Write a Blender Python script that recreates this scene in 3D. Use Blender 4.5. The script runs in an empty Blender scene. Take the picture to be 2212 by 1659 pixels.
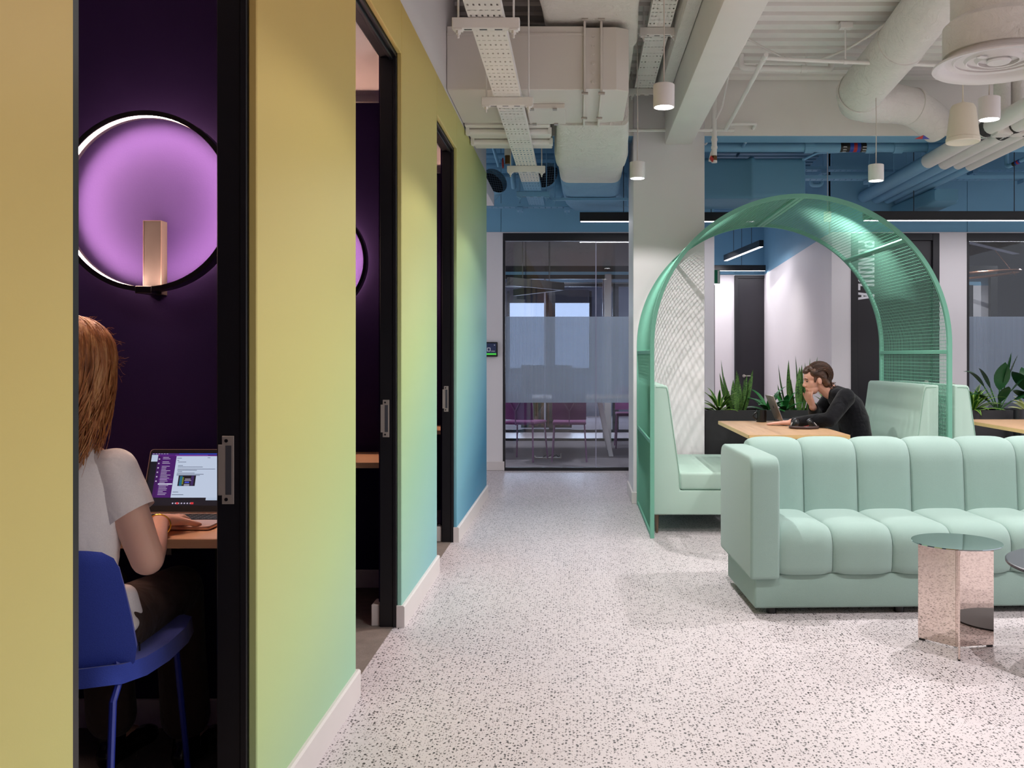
import bpy, bmesh, math, random
from mathutils import Vector, Matrix, Quaternion
random.seed(7)
scene = bpy.context.scene
COL = scene.collection
PI = math.pi

# ---------------------------------------------------------------- camera, world, light, exposure
F, CX, CY, EYE = 2000.0, 1248.0, 769.0, 1.25          # focal length in pixels of the 2212 px wide frame
cd = bpy.data.cameras.new('camera')
cam = bpy.data.objects.new('camera', cd); COL.objects.link(cam)
cam.location = (0, 0, EYE); cam.rotation_euler = (PI / 2, 0, 0)
cd.sensor_width = 36.0; cd.lens = F / 2212 * 36
cd.shift_x = (1106 - CX) / 2212; cd.shift_y = (CY - 829.5) / 2212
cd.clip_start = 0.05
scene.camera = cam

w = bpy.data.worlds.new('room_air'); scene.world = w; w.use_nodes = True
bg = w.node_tree.nodes['Background']
bg.inputs[0].default_value = (0.93, 0.93, 1.0, 1); bg.inputs[1].default_value = 0.98

vs = scene.view_settings
vs.view_transform = 'Standard'; vs.look = 'None'; vs.gamma = 1.0; vs.exposure = 0.08
vs.use_curve_mapping = False
scene.cycles.max_bounces = 8
scene.cycles.sample_clamp_indirect = 6.0

SPOT_W = 68.0                                          # each ceiling pendant
SPOT_COL = (1.0, 0.965, 0.95)
RING_W = 225.0                                           # emission of the booth ring lamps

def spot(x, y, z, power=SPOT_W, deg=150, blend=0.3, col=SPOT_COL, rad=0.008):
    d = bpy.data.lights.new('down_spot', 'SPOT')
    d.energy = power; d.spot_size = math.radians(deg); d.spot_blend = blend
    d.color = col; d.shadow_soft_size = rad
    o = bpy.data.objects.new('down_spot', d); COL.objects.link(o)
    o.location = (x, y, z)
    return o
def downlight(x, y, z, k=1.0):
    """a pendant's light: a soft main beam and a weaker wide spill"""
    spot(x, y, z, SPOT_W * 0.94 * k, 128, 0.9); spot(x, y, z, SPOT_W * 0.58 * k, 150, 0.2)

def area(x, y, z, sx, sy, power, col=(1, 1, 1), rot=(0, 0, 0)):
    d = bpy.data.lights.new('strip_light', 'AREA')
    d.shape = 'RECTANGLE'; d.size = sx; d.size_y = sy; d.energy = power; d.color = col
    o = bpy.data.objects.new('strip_light', d); COL.objects.link(o)
    o.location = (x, y, z); o.rotation_euler = rot
    return o

# pendants over the room that the photograph does not show (the grid runs on towards the viewer and to the right)
for _x, _y in ((0.44, 2.9), (2.17, 3.0), (2.17, 1.1), (3.9, 4.9), (3.9, 3.0), (3.9, 6.7), (3.9, 1.1), (2.17, -0.8)):
    downlight(_x, _y, 2.52, 0.5 if _x < 1 else (0.35 if _y < 2 else 1.0))
for _y in (-2.8, -5.0, -7.2):
    for _x in (0.44, 2.17, 3.9, 5.7):
        spot(_x, _y, 2.52, SPOT_W * 1.2, 140, 0.8)
for _y in (0.0, 2.2, 4.4, 6.6):
    spot(6.2, _y, 2.52, SPOT_W, 140, 0.8)
spot(-1.7, 2.15, 2.6, 42, 130, 1.0, (1.0, 0.74, 0.64), 0.3)  # added warm fill brightening the booth desk and the woman, no fitting there
# down lights in the alcove and in the rooms behind the glass, plus one fill spot
spot(2.0, 12.3, 2.9, 55, 120, 0.8)
spot(2.0, 14.2, 2.95, 28)
spot(-2.2, 11.9, 3.0, 170); spot(0.95, 11.3, 3.0, 90); spot(-0.3, 10.55, 3.0, 30)  # last spot is added fill for the chair backs just behind the glass
spot(-0.5, 14.4, 2.9, 90); spot(-1.8, 14.4, 2.9, 90); spot(-0.6, 17.3, 2.8, 160)
spot(5.3, 11.8, 2.9, 40); spot(6.6, 13.0, 2.9, 35)

# daylight entering the far rooms through their windows
for _x in (-1.05, -0.14):
    area(_x, 19.1, 1.7, 0.8, 1.3, 45, (0.8, 0.88, 1.0), (-PI / 2, 0, 0))

# ---------------------------------------------------------------- helpers
def at(px, py, Y):
    return Vector(((px - CX) * Y / F, Y, EYE + (CY - py) * Y / F))

def lin(c):
    return tuple((v / 255 / 12.92) if v <= 10 else ((v / 255 + 0.055) / 1.055) ** 2.4 for v in c)

class Mat:
    def __init__(self, name, rgb=(200, 200, 200), rough=0.6, metal=0.0, spec=0.5, sheen=0.0):
        m = bpy.data.materials.new(name); m.use_nodes = True
        self.m = m; self.nt = m.node_tree; self.n = m.node_tree.nodes; self.l = m.node_tree.links
        self.b = self.n['Principled BSDF']
        c = lin(rgb); self.c = c
        self.b.inputs['Base Color'].default_value = (*c, 1)
        self.b.inputs['Roughness'].default_value = rough
        self.b.inputs['Metallic'].default_value = metal
        self.b.inputs['Specular IOR Level'].default_value = spec
        if sheen:
            self.b.inputs['Sheen Weight'].default_value = sheen
        m.diffuse_color = (*c, 1)
    def node(self, t, **kw):
        x = self.n.new(t)
        for k, v in kw.items(): setattr(x, k, v)
        return x
    def pos(self, kind='Object'):
        t = self.node('ShaderNodeTexCoord'); return t.outputs[kind]
    def world(self):
        return self.node('ShaderNodeNewGeometry').outputs['Position']
    def math(self, op, a, b=None):
        x = self.node('ShaderNodeMath', operation=op)
        for i, v in enumerate((a, b)):
            if v is None: continue
            if isinstance(v, (int, float)): x.inputs[i].default_value = v
            else: self.l.new(v, x.inputs[i])
        return x.outputs[0]
    def noise(self, scale, detail=3, rough=0.5, vec=None, dist=0.0):
        x = self.node('ShaderNodeTexNoise')
        x.inputs['Scale'].default_value = scale; x.inputs['Detail'].default_value = detail
        x.inputs['Roughness'].default_value = rough; x.inputs['Distortion'].default_value = dist
        self.l.new(vec if vec is not None else self.pos(), x.inputs['Vector'])
        return x.outputs['Fac']
    def ramp(self, fac, stops, interp='LINEAR'):
        r = self.node('ShaderNodeValToRGB'); r.color_ramp.interpolation = interp
        el = r.color_ramp.elements
        while len(el) < len(stops): el.new(0.5)
        for e, (p, c) in zip(el, stops):
            e.position = p
            e.color = (*lin(c), 1) if len(c) == 3 else c
        self.l.new(fac, r.inputs[0])
        return r.outputs[0]
    def mix(self, fac, a, b):
        x = self.node('ShaderNodeMix', data_type='RGBA')
        for i, v in ((0, fac), (6, a), (7, b)):
            if isinstance(v, (int, float)): x.inputs[i].default_value = v
            elif isinstance(v, tuple): x.inputs[i].default_value = (*v[:3], 1)
            else: self.l.new(v, x.inputs[i])
        return x.outputs[2]
    def color(self, out): self.l.new(out, self.b.inputs['Base Color']); return self
    def bump(self, fac, strength=0.3, dist=0.01):
        x = self.node('ShaderNodeBump'); x.inputs['Strength'].default_value = strength
        x.inputs['Distance'].default_value = dist
        self.l.new(fac, x.inputs['Height']); self.l.new(x.outputs[0], self.b.inputs['Normal'])
        return self
    def emit(self, rgb, s):
        self.b.inputs['Emission Color'].default_value = (*lin(rgb), 1); self.b.inputs['Emission Strength'].default_value = s
        return self

def plain(name, rgb, rough=0.6, metal=0.0, var=0.06, nscale=9.0, bump=0.0, bscale=120.0, spec=0.5, sheen=0.0):
    """a painted or moulded surface: colour with a slight mottling and fine relief"""
    M = Mat(name, rgb, rough, metal, spec, sheen)
    f = M.noise(nscale, 4)
    a = tuple(max(0, c * (1 - var)) for c in M.c); b = tuple(min(1, c * (1 + var)) for c in M.c)
    M.color(M.mix(f, a, b))
    if bump: M.bump(M.noise(bscale, 3), bump, 0.004)
    return M.m

class MB:
    """collects geometry, links it as one mesh object"""
    def __init__(self): self.v = []; self.f = []; self.mi = []
    def add(self, vs, fs, mat=0):
        o = len(self.v); self.v += [Vector(p) for p in vs]
        for f in fs: self.f.append(tuple(i + o for i in f)); self.mi.append(mat)
        return self
    def box(self, x0, x1, y0, y1, z0, z1, mat=0):
        vs = [(x, y, z) for z in (z0, z1) for y in (y0, y1) for x in (x0, x1)]
        return self.add(vs, [(0, 2, 3, 1), (4, 5, 7, 6), (0, 1, 5, 4), (2, 6, 7, 3), (0, 4, 6, 2), (1, 3, 7, 5)], mat)
    def obox(self, c, ax, ay, az, mat=0):
        c, ax, ay, az = Vector(c), Vector(ax), Vector(ay), Vector(az)
        vs = [c + ax * i + ay * j + az * k for k in (-1, 1) for j in (-1, 1) for i in (-1, 1)]
        return self.add(vs, [(0, 2, 3, 1), (4, 5, 7, 6), (0, 1, 5, 4), (2, 6, 7, 3), (0, 4, 6, 2), (1, 3, 7, 5)], mat)
    def prism(self, pts, axis, a, b, mat=0):
        """pts 2-D polygon in the two other axes (in x,y,z order), extruded from a to b on axis"""
        def mk(p, t):
            return {'x': (t, p[0], p[1]), 'y': (p[0], t, p[1]), 'z': (p[0], p[1], t)}[axis]
        n = len(pts); vs = [mk(p, a) for p in pts] + [mk(p, b) for p in pts]
        fs = [tuple(range(n)), tuple(range(2 * n - 1, n - 1, -1))] + [(i, i + n, (i + 1) % n + n, (i + 1) % n) for i in range(n)]
        return self.add(vs, fs, mat)
    def tube(self, pts, r, n=8, mat=0, caps=True, flat=None):
        pts = [Vector(p) for p in pts]; rs = r if isinstance(r, (list, tuple)) else [r] * len(pts)
        up = None; vs = []
        for i, p in enumerate(pts):
            t = (pts[min(i + 1, len(pts) - 1)] - pts[max(i - 1, 0)])
            if t.length < 1e-9: t = Vector((0, 0, 1))
            t.normalize()
            if up is None:
                up = Vector((0, 0, 1)) if abs(t.z) < 0.9 else Vector((0, 1, 0))
            s = t.cross(up)
            if s.length < 1e-6: s = t.cross(Vector((1, 0.3, 0)))
            s.normalize(); u = s.cross(t).normalized(); up = u
            for k in range(n):
                a = 2 * PI * (k + 0.5) / n
                vs.append(p + (s * math.cos(a) + u * math.sin(a) * (flat or 1)) * rs[i])
        fs = []
        for i in range(len(pts) - 1):
            for k in range(n):
                a, b = i * n + k, i * n + (k + 1) % n
                fs.append((a, b, b + n, a + n))
        if caps:
            fs.append(tuple(range(n - 1, -1, -1))); fs.append(tuple(range(len(vs) - n, len(vs))))
        return self.add(vs, fs, mat)
    def cyl(self, p0, p1, r, n=24, r2=None, mat=0, caps=True):
        return self.tube([p0, p1], [r, r if r2 is None else r2], n, mat, caps)
    def lathe(self, c, prof, n=32, mat=0):
        """prof list of (r, z) about vertical axis through c"""
        vs = []; fs = []
        for r, z in prof:
            for k in range(n):
                a = 2 * PI * k / n; vs.append((c[0] + r * math.cos(a), c[1] + r * math.sin(a), c[2] + z))
        for i in range(len(prof) - 1):
            for k in range(n):
                a, b = i * n + k, i * n + (k + 1) % n
                fs.append((a, b, b + n, a + n))
        if prof[0][0] > 1e-5: fs.append(tuple(range(n - 1, -1, -1)))
        if prof[-1][0] > 1e-5: fs.append(tuple(range(len(vs) - n, len(vs))))
        return self.add(vs, fs, mat)
    def ball(self, c, r, n=12, m=8, rot=None, mat=0):
        r = Vector((r, r, r)) if isinstance(r, (int, float)) else Vector(r)
        vs = [Vector((0, 0, -1))]
        for i in range(1, m):
            t = -PI / 2 + PI * i / m
            for k in range(n):
                a = 2 * PI * k / n; vs.append(Vector((math.cos(t) * math.cos(a), math.cos(t) * math.sin(a), math.sin(t))))
        vs.append(Vector((0, 0, 1)))
        R = rot if rot else Matrix.Identity(3)
        vs = [Vector(c) + R @ Vector((p.x * r.x, p.y * r.y, p.z * r.z)) for p in vs]
        fs = [(0, 1 + (k + 1) % n, 1 + k) for k in range(n)]
        for i in range(m - 2):
            for k in range(n):
                a, b = 1 + i * n + k, 1 + i * n + (k + 1) % n
                fs.append((a, b, b + n, a + n))
        L = len(vs) - 1; o = 1 + (m - 2) * n
        fs += [(L, o + k, o + (k + 1) % n) for k in range(n)]
        return self.add(vs, fs, mat)
    def limb(self, pts, n=14, sub=1):
        """capsule chain: pts = [(point, radius)], closed shapes that overlap (for remeshing)"""
        for (p, r) in pts: self.ball(p, r, n, 8)
        for (p, r), (q, s) in zip(pts, pts[1:]):
            r0 = r if isinstance(r, (int, float)) else min(r); s0 = s if isinstance(s, (int, float)) else min(s)
            if (Vector(p) - Vector(q)).length > 1e-5:
                self.tube([p, q], [r0 * 0.99, s0 * 0.99], n)
        return self
    def build(self, name, mats, parent=None, smooth=False, bevel=None, angle=35, local=False, recalc=True):
        me = bpy.data.meshes.new(name)
        off = Vector((0, 0, 0)) if (parent is None or local) else ORG.get(parent.name, Vector((0, 0, 0)))
        me.from_pydata([p - off for p in self.v], [], self.f)
        for m in (mats if isinstance(mats, (list, tuple)) else [mats]): me.materials.append(m)
        me.polygons.foreach_set('material_index', self.mi)
        bm = bmesh.new(); bm.from_mesh(me)
        if recalc: bmesh.ops.recalc_face_normals(bm, faces=bm.faces)
        if bevel:
            ed = [e for e in bm.edges if len(e.link_faces) == 2 and e.calc_face_angle(0) > math.radians(30)]
            bmesh.ops.bevel(bm, geom=ed, offset=bevel[0], segments=bevel[1], profile=0.5, affect='EDGES', clamp_overlap=True)
        bm.to_mesh(me); bm.free()
        if smooth or (bevel and bevel[1] > 1):
            me.polygons.foreach_set('use_smooth', [True] * len(me.polygons))
            me.set_sharp_from_angle(angle=math.radians(angle))
        o = bpy.data.objects.new(name, me); COL.objects.link(o)
        if parent is not None:
            o.parent = parent; ORG[o.name] = off.copy() if not local else Vector((0, 0, 0))
            if local: ORG[o.name] = Vector((0, 0, 0)); 
        else: ORG[o.name] = Vector((0, 0, 0))
        return o

ORG = {}
def tag(o, label, cat, group=None, kind=None):
    o['label'] = label; o['category'] = cat
    if group: o['group'] = group
    if kind: o['kind'] = kind
    return o
def thing(name, label, cat, loc=(0, 0, 0), group=None, rz=0.0):
    o = bpy.data.objects.new(name, None); COL.objects.link(o)
    o.location = loc; o.rotation_euler = (0, 0, rz); o.empty_display_size = 0.1
    ORG[o.name] = Vector(loc)
    return tag(o, label, cat, group)
def struct(o, label=None):
    o['kind'] = 'structure'
    if label: o['label'] = label
    return o
def sthing(name, label=None, loc=(0, 0, 0)):
    o = bpy.data.objects.new(name, None); COL.objects.link(o); o.location = loc; ORG[o.name] = Vector(loc)
    return struct(o, label)
def copy_tree(o, parent=None):
    c = o.copy(); COL.objects.link(c)
    if parent is not None: c.parent = parent
    for ch in list(o.children): copy_tree(ch, c)
    return c

# ---------------------------------------------------------------- materials
WHITE = plain('white_paint', (230, 225, 227), 0.55, var=0.02, nscale=3)
GREYW = plain('ceiling_white', (234, 229, 224), 0.6, var=0.04, nscale=5, bump=0.15, bscale=60)
TRIMW = plain('skirting_white', (218, 210, 208), 0.5, var=0.02)
BLACK = plain('black_paint', (26, 25, 30), 0.45, var=0.1)
BLACKM = plain('black_metal', (18, 18, 20), 0.35, var=0.1)
JAMB = plain('door_frame_black', (20, 19, 24), 0.4, var=0.1)
CHROME = plain('brushed_steel', (176, 168, 160), 0.45, 0.35, var=0.05)
MINT = plain('bench_mint', (178, 204, 192), 0.55, var=0.03, nscale=4, bump=0.12, bscale=400)
ARCHM = plain('arch_green', (110, 172, 150), 0.6, var=0.02)
BLUE = plain('blue_paint', (122, 174, 204), 0.6, var=0.05, nscale=4, bump=0.1, bscale=40)

def two_tone(name, white, blue, y=8.24, rough=0.6, bump=0.0, bscale=14, wrinkle=False):
    """white services whose far stretch is painted blue along with the ceiling"""
    M = Mat(name, white, rough)
    s = M.node('ShaderNodeSeparateXYZ'); M.l.new(M.world(), s.inputs[0])
    f = M.math('GREATER_THAN', s.outputs[1], y)
    n = M.noise(6, 4)
    wv = M.mix(n, tuple(c * 0.95 for c in lin(white)), tuple(min(1, c * 1.04) for c in lin(white)))
    M.color(M.mix(f, wv, lin(blue)))
    if bump:
        M.bump(M.noise(bscale, 5, 0.65, dist=1.2), bump, 0.02)
    return M.m
SERV = two_tone('service_paint', (234, 230, 226), (124, 172, 204))
INSUL = two_tone('insulation_wrap', (232, 227, 221), (124, 172, 204), bump=0.9)
PERF = two_tone('tray_paint', (236, 232, 228), (120, 168, 200))

def gradient_wall():
    M = Mat('gradient_vinyl', (190, 190, 120), 0.5)
    s = M.node('ShaderNodeSeparateXYZ'); M.l.new(M.world(), s.inputs[0])
    a = M.math('MULTIPLY', s.outputs[1], 0.0732)
    b = M.math('MULTIPLY', M.math('SUBTRACT', 2.88, s.outputs[2]), 0.174)
    t = M.math('ADD', a, b)
    M.color(M.ramp(t, [(0.0, (214, 154, 84)), (0.22, (216, 174, 94)), (0.38, (212, 191, 113)), (0.5, (204, 200, 124)),
                       (0.62, (182, 204, 140)), (0.72, (158, 200, 166)), (0.82, (142, 194, 188)), (0.91, (116, 178, 198)), (1.0, (66, 142, 178))]))
    M.bump(M.noise(300, 2), 0.05, 0.002)
    return M.m
GRAD = gradient_wall()

def terrazzo():
    M = Mat('speckled_vinyl_floor', (222, 212, 210), 0.42, spec=0.35)
    p = M.pos()
    mp = M.node('ShaderNodeMapping'); mp.inputs['Scale'].default_value = (1, 0.78, 1); M.l.new(p, mp.inputs[0])
    def chips(scale, lo, hi, seed):
        nz = M.node('ShaderNodeTexNoise'); nz.inputs['Scale'].default_value = scale * 2.2; nz.inputs['Detail'].default_value = 2
        M.l.new(mp.outputs[0], nz.inputs['Vector'])
        sub = M.node('ShaderNodeVectorMath', operation='SUBTRACT'); M.l.new(nz.outputs['Color'], sub.inputs[0]); sub.inputs[1].default_value = (0.5, 0.5, 0.5)
        sc = M.node('ShaderNodeVectorMath', operation='SCALE'); M.l.new(sub.outputs[0], sc.inputs[0]); sc.inputs['Scale'].default_value = 1.0 / scale
        ad = M.node('ShaderNodeVectorMath', operation='ADD'); M.l.new(mp.outputs[0], ad.inputs[0]); M.l.new(sc.outputs[0], ad.inputs[1])
        of = M.node('ShaderNodeVectorMath', operation='ADD'); M.l.new(ad.outputs[0], of.inputs[0]); of.inputs[1].default_value = (seed, seed * 2, 0)
        v = M.node('ShaderNodeTexVoronoi', voronoi_dimensions='2D', feature='F1'); v.inputs['Scale'].default_value = scale
        M.l.new(of.outputs[0], v.inputs['Vector'])
        r = M.node('ShaderNodeSeparateColor'); M.l.new(v.outputs['Color'], r.inputs[0])
        th = M.node('ShaderNodeMapRange'); M.l.new(r.outputs[0], th.inputs[0])
        th.inputs[1].default_value = 0.25; th.inputs[2].default_value = 1; th.inputs[3].default_value = lo; th.inputs[4].default_value = hi
        return M.math('LESS_THAN', v.outputs['Distance'], th.outputs[0]), r.outputs[1]
    c1, t1 = chips(84, 0.0, 0.38, 0.0)
    c2, t2 = chips(130, -0.08, 0.30, 3.7)
    base = M.mix(M.noise(40, 3), lin((202, 193, 196)), lin((211, 202, 205)))
    dark = M.ramp(t1, [(0.0, (48, 46, 50)), (0.6, (74, 70, 72)), (1.0, (116, 108, 108))])
    col = M.mix(c1, base, dark)
    col = M.mix(c2, col, lin((112, 104, 104)))
    M.color(col)
    return M.m
TERR = terrazzo()

def carpet(name, a, b, scale=260):
    M = Mat(name, a, 0.95, spec=0.1)
    f = M.noise(scale, 4, 0.7); g = M.noise(14, 3)
    M.color(M.mix(M.math('ADD', M.math('MULTIPLY', f, 0.7), M.math('MULTIPLY', g, 0.4)), lin(a), lin(b)))
    M.bump(f, 0.5, 0.006)
    return M.m
CARP = carpet('booth_carpet', (74, 66, 62), (156, 144, 136))
CARPM = carpet('meeting_room_carpet', (106, 100, 108), (150, 144, 150))

def fabric(name, rgb, scale=500, var=0.12, bump=0.25, sheen=0.2):
    M = Mat(name, rgb, 0.85, spec=0.25, sheen=sheen)
    f = M.noise(scale, 3, 0.7)
    M.color(M.mix(f, tuple(c * (1 - var) for c in M.c), tuple(min(1, c * (1 + var)) for c in M.c)))
    M.bump(f, bump, 0.003)
    return M.m
SOFAM = fabric('sofa_weave', (146, 171, 164), 420, 0.08, 0.3)
BLUEF = fabric('blue_felt', (54, 74, 170), 380, 0.22, 0.3)
PURPF = fabric('purple_felt', (128, 72, 124), 300, 0.1, 0.2)
PURPM = plain('purple_metal', (140, 92, 136), 0.4)
BLUEM = plain('blue_metal', (40, 54, 150), 0.3)

def wood(name, a, b, axis='X'):
    M = Mat(name, a, 0.45, spec=0.4)
    mp = M.node('ShaderNodeMapping'); mp.inputs['Scale'].default_value = (1, 14, 14) if axis == 'X' else (14, 1, 14)
    M.l.new(M.pos(), mp.inputs[0])
    f = M.noise(7, 5, 0.6, mp.outputs[0], 0.6)
    g = M.noise(1.6, 2, 0.5, mp.outputs[0])
    M.color(M.mix(M.math('ADD', M.math('MULTIPLY', f, 0.7), M.math('MULTIPLY', g, 0.35)), lin(a), lin(b)))
    return M.m
OAK = wood('oak_table', (150, 112, 82), (208, 170, 132), 'Y')
OAKE = wood('oak_edge', (196, 158, 102), (222, 188, 134), 'X')
DESKW = wood('booth_desk_oak', (196, 150, 112), (224, 184, 146), 'X')

def glassy(name, tint=(0.8, 0.82, 0.88), refl=0.12, rough=0.0):
    m = bpy.data.materials.new(name); m.use_nodes = True; nt = m.node_tree
    nt.nodes.remove(nt.nodes['Principled BSDF'])
    t = nt.nodes.new('ShaderNodeBsdfTransparent'); t.inputs[0].default_value = (*tint, 1)
    g = nt.nodes.new('ShaderNodeBsdfGlossy'); g.inputs['Roughness'].default_value = rough
    fr = nt.nodes.new('ShaderNodeFresnel'); fr.inputs[0].default_value = 1.5
    ad = nt.nodes.new('ShaderNodeMath'); ad.operation = 'ADD'; ad.inputs[1].default_value = refl
    mx = nt.nodes.new('ShaderNodeMixShader'); nt.links.new(fr.outputs[0], ad.inputs[0])
    nt.links.new(ad.outputs[0], mx.inputs[0]); nt.links.new(t.outputs[0], mx.inputs[1]); nt.links.new(g.outputs[0], mx.inputs[2])
    nt.links.new(mx.outputs[0], nt.nodes['Material Output'].inputs[0])
    return m
GLASS = glassy('meeting_room_glass', (0.84, 0.88, 0.92), 0.008)
GLASS2 = glassy('inner_glass', (0.9, 0.91, 0.95), 0.03)

def reeded():
    """frosted band printed with fine vertical reeds"""
    m = bpy.data.materials.new('reeded_film'); m.use_nodes = True; nt = m.node_tree; N = nt.nodes; L = nt.links
    N.remove(N['Principled BSDF'])
    ge = N.new('ShaderNodeNewGeometry'); se = N.new('ShaderNodeSeparateXYZ'); L.new(ge.outputs['Position'], se.inputs[0])
    mu = N.new('ShaderNodeMath'); mu.operation = 'MULTIPLY'; mu.inputs[1].default_value = 2 * PI / 0.0135; L.new(se.outputs[0], mu.inputs[0])
    si = N.new('ShaderNodeMath'); si.operation = 'SINE'; L.new(mu.outputs[0], si.inputs[0])
    mr = N.new('ShaderNodeMapRange'); mr.inputs[1].default_value = -0.6; mr.inputs[2].default_value = 0.98
    mr.inputs[3].default_value = 0.42; mr.inputs[4].default_value = 0.95; L.new(si.outputs[0], mr.inputs[0])
    tr = N.new('ShaderNodeBsdfTransparent'); tr.inputs[0].default_value = (0.84, 0.88, 0.93, 1)
    df = N.new('ShaderNodeBsdfDiffuse'); df.inputs[0].default_value = (*lin((206, 217, 230)), 1)
    tl = N.new('ShaderNodeBsdfTranslucent'); tl.inputs[0].default_value = (*lin((216, 228, 240)), 1)
    a = N.new('ShaderNodeMixShader'); a.inputs[0].default_value = 0.55; L.new(df.outputs[0], a.inputs[1]); L.new(tl.outputs[0], a.inputs[2])
    b = N.new('ShaderNodeMixShader'); L.new(mr.outputs[0], b.inputs[0]); L.new(tr.outputs[0], b.inputs[1]); L.new(a.outputs[0], b.inputs[2])
    L.new(b.outputs[0], N['Material Output'].inputs[0])
    return m
REED = reeded()

def emis(name, rgb, s):
    M = Mat(name, (20, 20, 20), 0.5); M.emit(rgb, s); return M.m
LAMP = emis('lamp_diffuser', (255, 250, 248), 14)
STRIP = emis('led_strip', (250, 242, 255), 7)
RINGE = emis('ring_led', (255, 208, 184), RING_W)
DAY = emis('daylit_window', (200, 216, 244), 1.6)

# ================================================================ structure: floors
NAVY = plain('booth_navy', (43, 31, 72), 0.75, var=0.06, nscale=6, bump=0.06, bscale=200, spec=0.08)
PINKW = plain('booth_ceiling_white', (226, 214, 212), 0.6, var=0.02)
GREYC = plain('meeting_ceiling_grey', (150, 146, 150), 0.7, var=0.05)
GREYD = plain('dark_grey', (44, 44, 50), 0.6)
REDP = plain('red_paint', (176, 40, 38), 0.5)
BRASS = plain('brass', (104, 78, 44), 0.5, 0.3)

m = MB(); m.box(-0.85, 9, -9, 10.075, -0.06, 0); m.box(1.38, 3.6, 10.075, 15.6, -0.06, 0); m.box(-4, 1.38, 13.66, 15.15, -0.06, 0); m.box(-3.3, -0.85, 8.2, 10.075, -0.06, 0)
struct(m.build('floor', TERR), 'white speckled vinyl floor of the walkway and lounge')
m = MB(); m.box(-2.6, -0.85, 1.0, 7.3, -0.06, 0.001)
struct(m.build('floor', CARP), 'brown grey carpet inside the phone booths')
m = MB(); m.box(-4, 1.38, 10.075, 13.66, -0.06, 0); m.box(-4, 1.38, 15.15, 19.5, -0.06, 0); m.box(3.98, 9, 10.075, 16, -0.06, 0)
struct(m.build('floor', CARPM), 'grey carpet inside the glazed meeting rooms')

# ---------------------------------------------------------------- left wall with the gradient panels
HEAD = 2.644; TOP = 2.88
OPEN = [(1.493, 2.343), (3.39, 4.27), (5.34, 6.22)]
YF = [3.12, 5.0, 6.93]                                   # far side wall of each booth
wl = sthing('wall_left', 'long wall of phone booths in a printed yellow to green to blue gradient')
edges = [-9.0] + [y for o in OPEN for y in o] + [8.25]
for i in range(0, len(edges), 2):
    MB().box(-0.834, -0.812, edges[i] + 0.0008, edges[i + 1] - 0.0008, 0.0, TOP).build('wall_panel', GRAD, wl, bevel=(0.003, 1))
for a, b in OPEN:
    MB().box(-0.834, -0.812, a + 0.0008, b - 0.0008, HEAD, TOP).build('wall_panel', GRAD, wl, bevel=(0.003, 1))
MB().box(-0.95, -0.815, -9, 8.25, TOP, 3.6).build('upper_wall', WHITE, wl)
m = MB(); m.box(-0.93, -0.834, -9, 1.50, 0, TOP)
for i, (a, b) in enumerate(OPEN):
    m.box(-0.93, -0.834, a, b, HEAD + 0.02, TOP)
    m.box(-0.93, -0.834, b + 0.06, OPEN[i + 1][0] if i < 2 else 8.25, 0, TOP)
m.build('stud_wall', NAVY, wl)
MB().box(-2.6, -0.835, 8.13, 8.25, 0, 3.6).build('end_wall', WHITE, wl)

bl = sthing('baseboard_left', 'white skirting along the gradient wall')
for i in range(0, len(edges), 2):
    m = MB(); a, b = edges[i], edges[i + 1]
    m.prism([(-0.834, 0), (-0.797, 0), (-0.797, 0.094), (-0.803, 0.1), (-0.834, 0.1)], 'y', a - (0.012 if i else 0), b + 0.012)
    m.build('skirting_board', TRIMW, bl)

# ---------------------------------------------------------------- booth rooms
wb = sthing('wall_booth', 'dark purple inner walls of the phone booths')
for y in [1.0] + YF:
    MB().box(-2.45, -0.93, y, y + 0.13, 0, 2.617).build('side_wall', NAVY, wb)
MB().box(-2.55, -2.45, 1.0, 7.1, 0, 2.7).build('back_wall', NAVY, wb)
bb = sthing('baseboard_booth', 'white skirting inside the booths')
for y in YF:
    MB().box(-2.45, -0.93, y - 0.014, y - 0.001, 0, 0.098).build('skirting_board', TRIMW, bb, bevel=(0.003, 1))
for a, b in OPEN:
    MB().box(-0.955, -0.918, b + 0.012, b + 0.12, 0, 0.1).build('skirting_board', TRIMW, bb, bevel=(0.003, 1))
cb = struct(MB().box(-2.55, -0.93, 1.0, 7.1, 2.652, 2.75).build('ceiling', PINKW), 'white ceiling of the phone booths')
for y in YF:
    MB().box(-2.45, -0.93, y - 0.03, y + 0.13, 2.617, 2.652).build('cornice', PINKW, cb)

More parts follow.
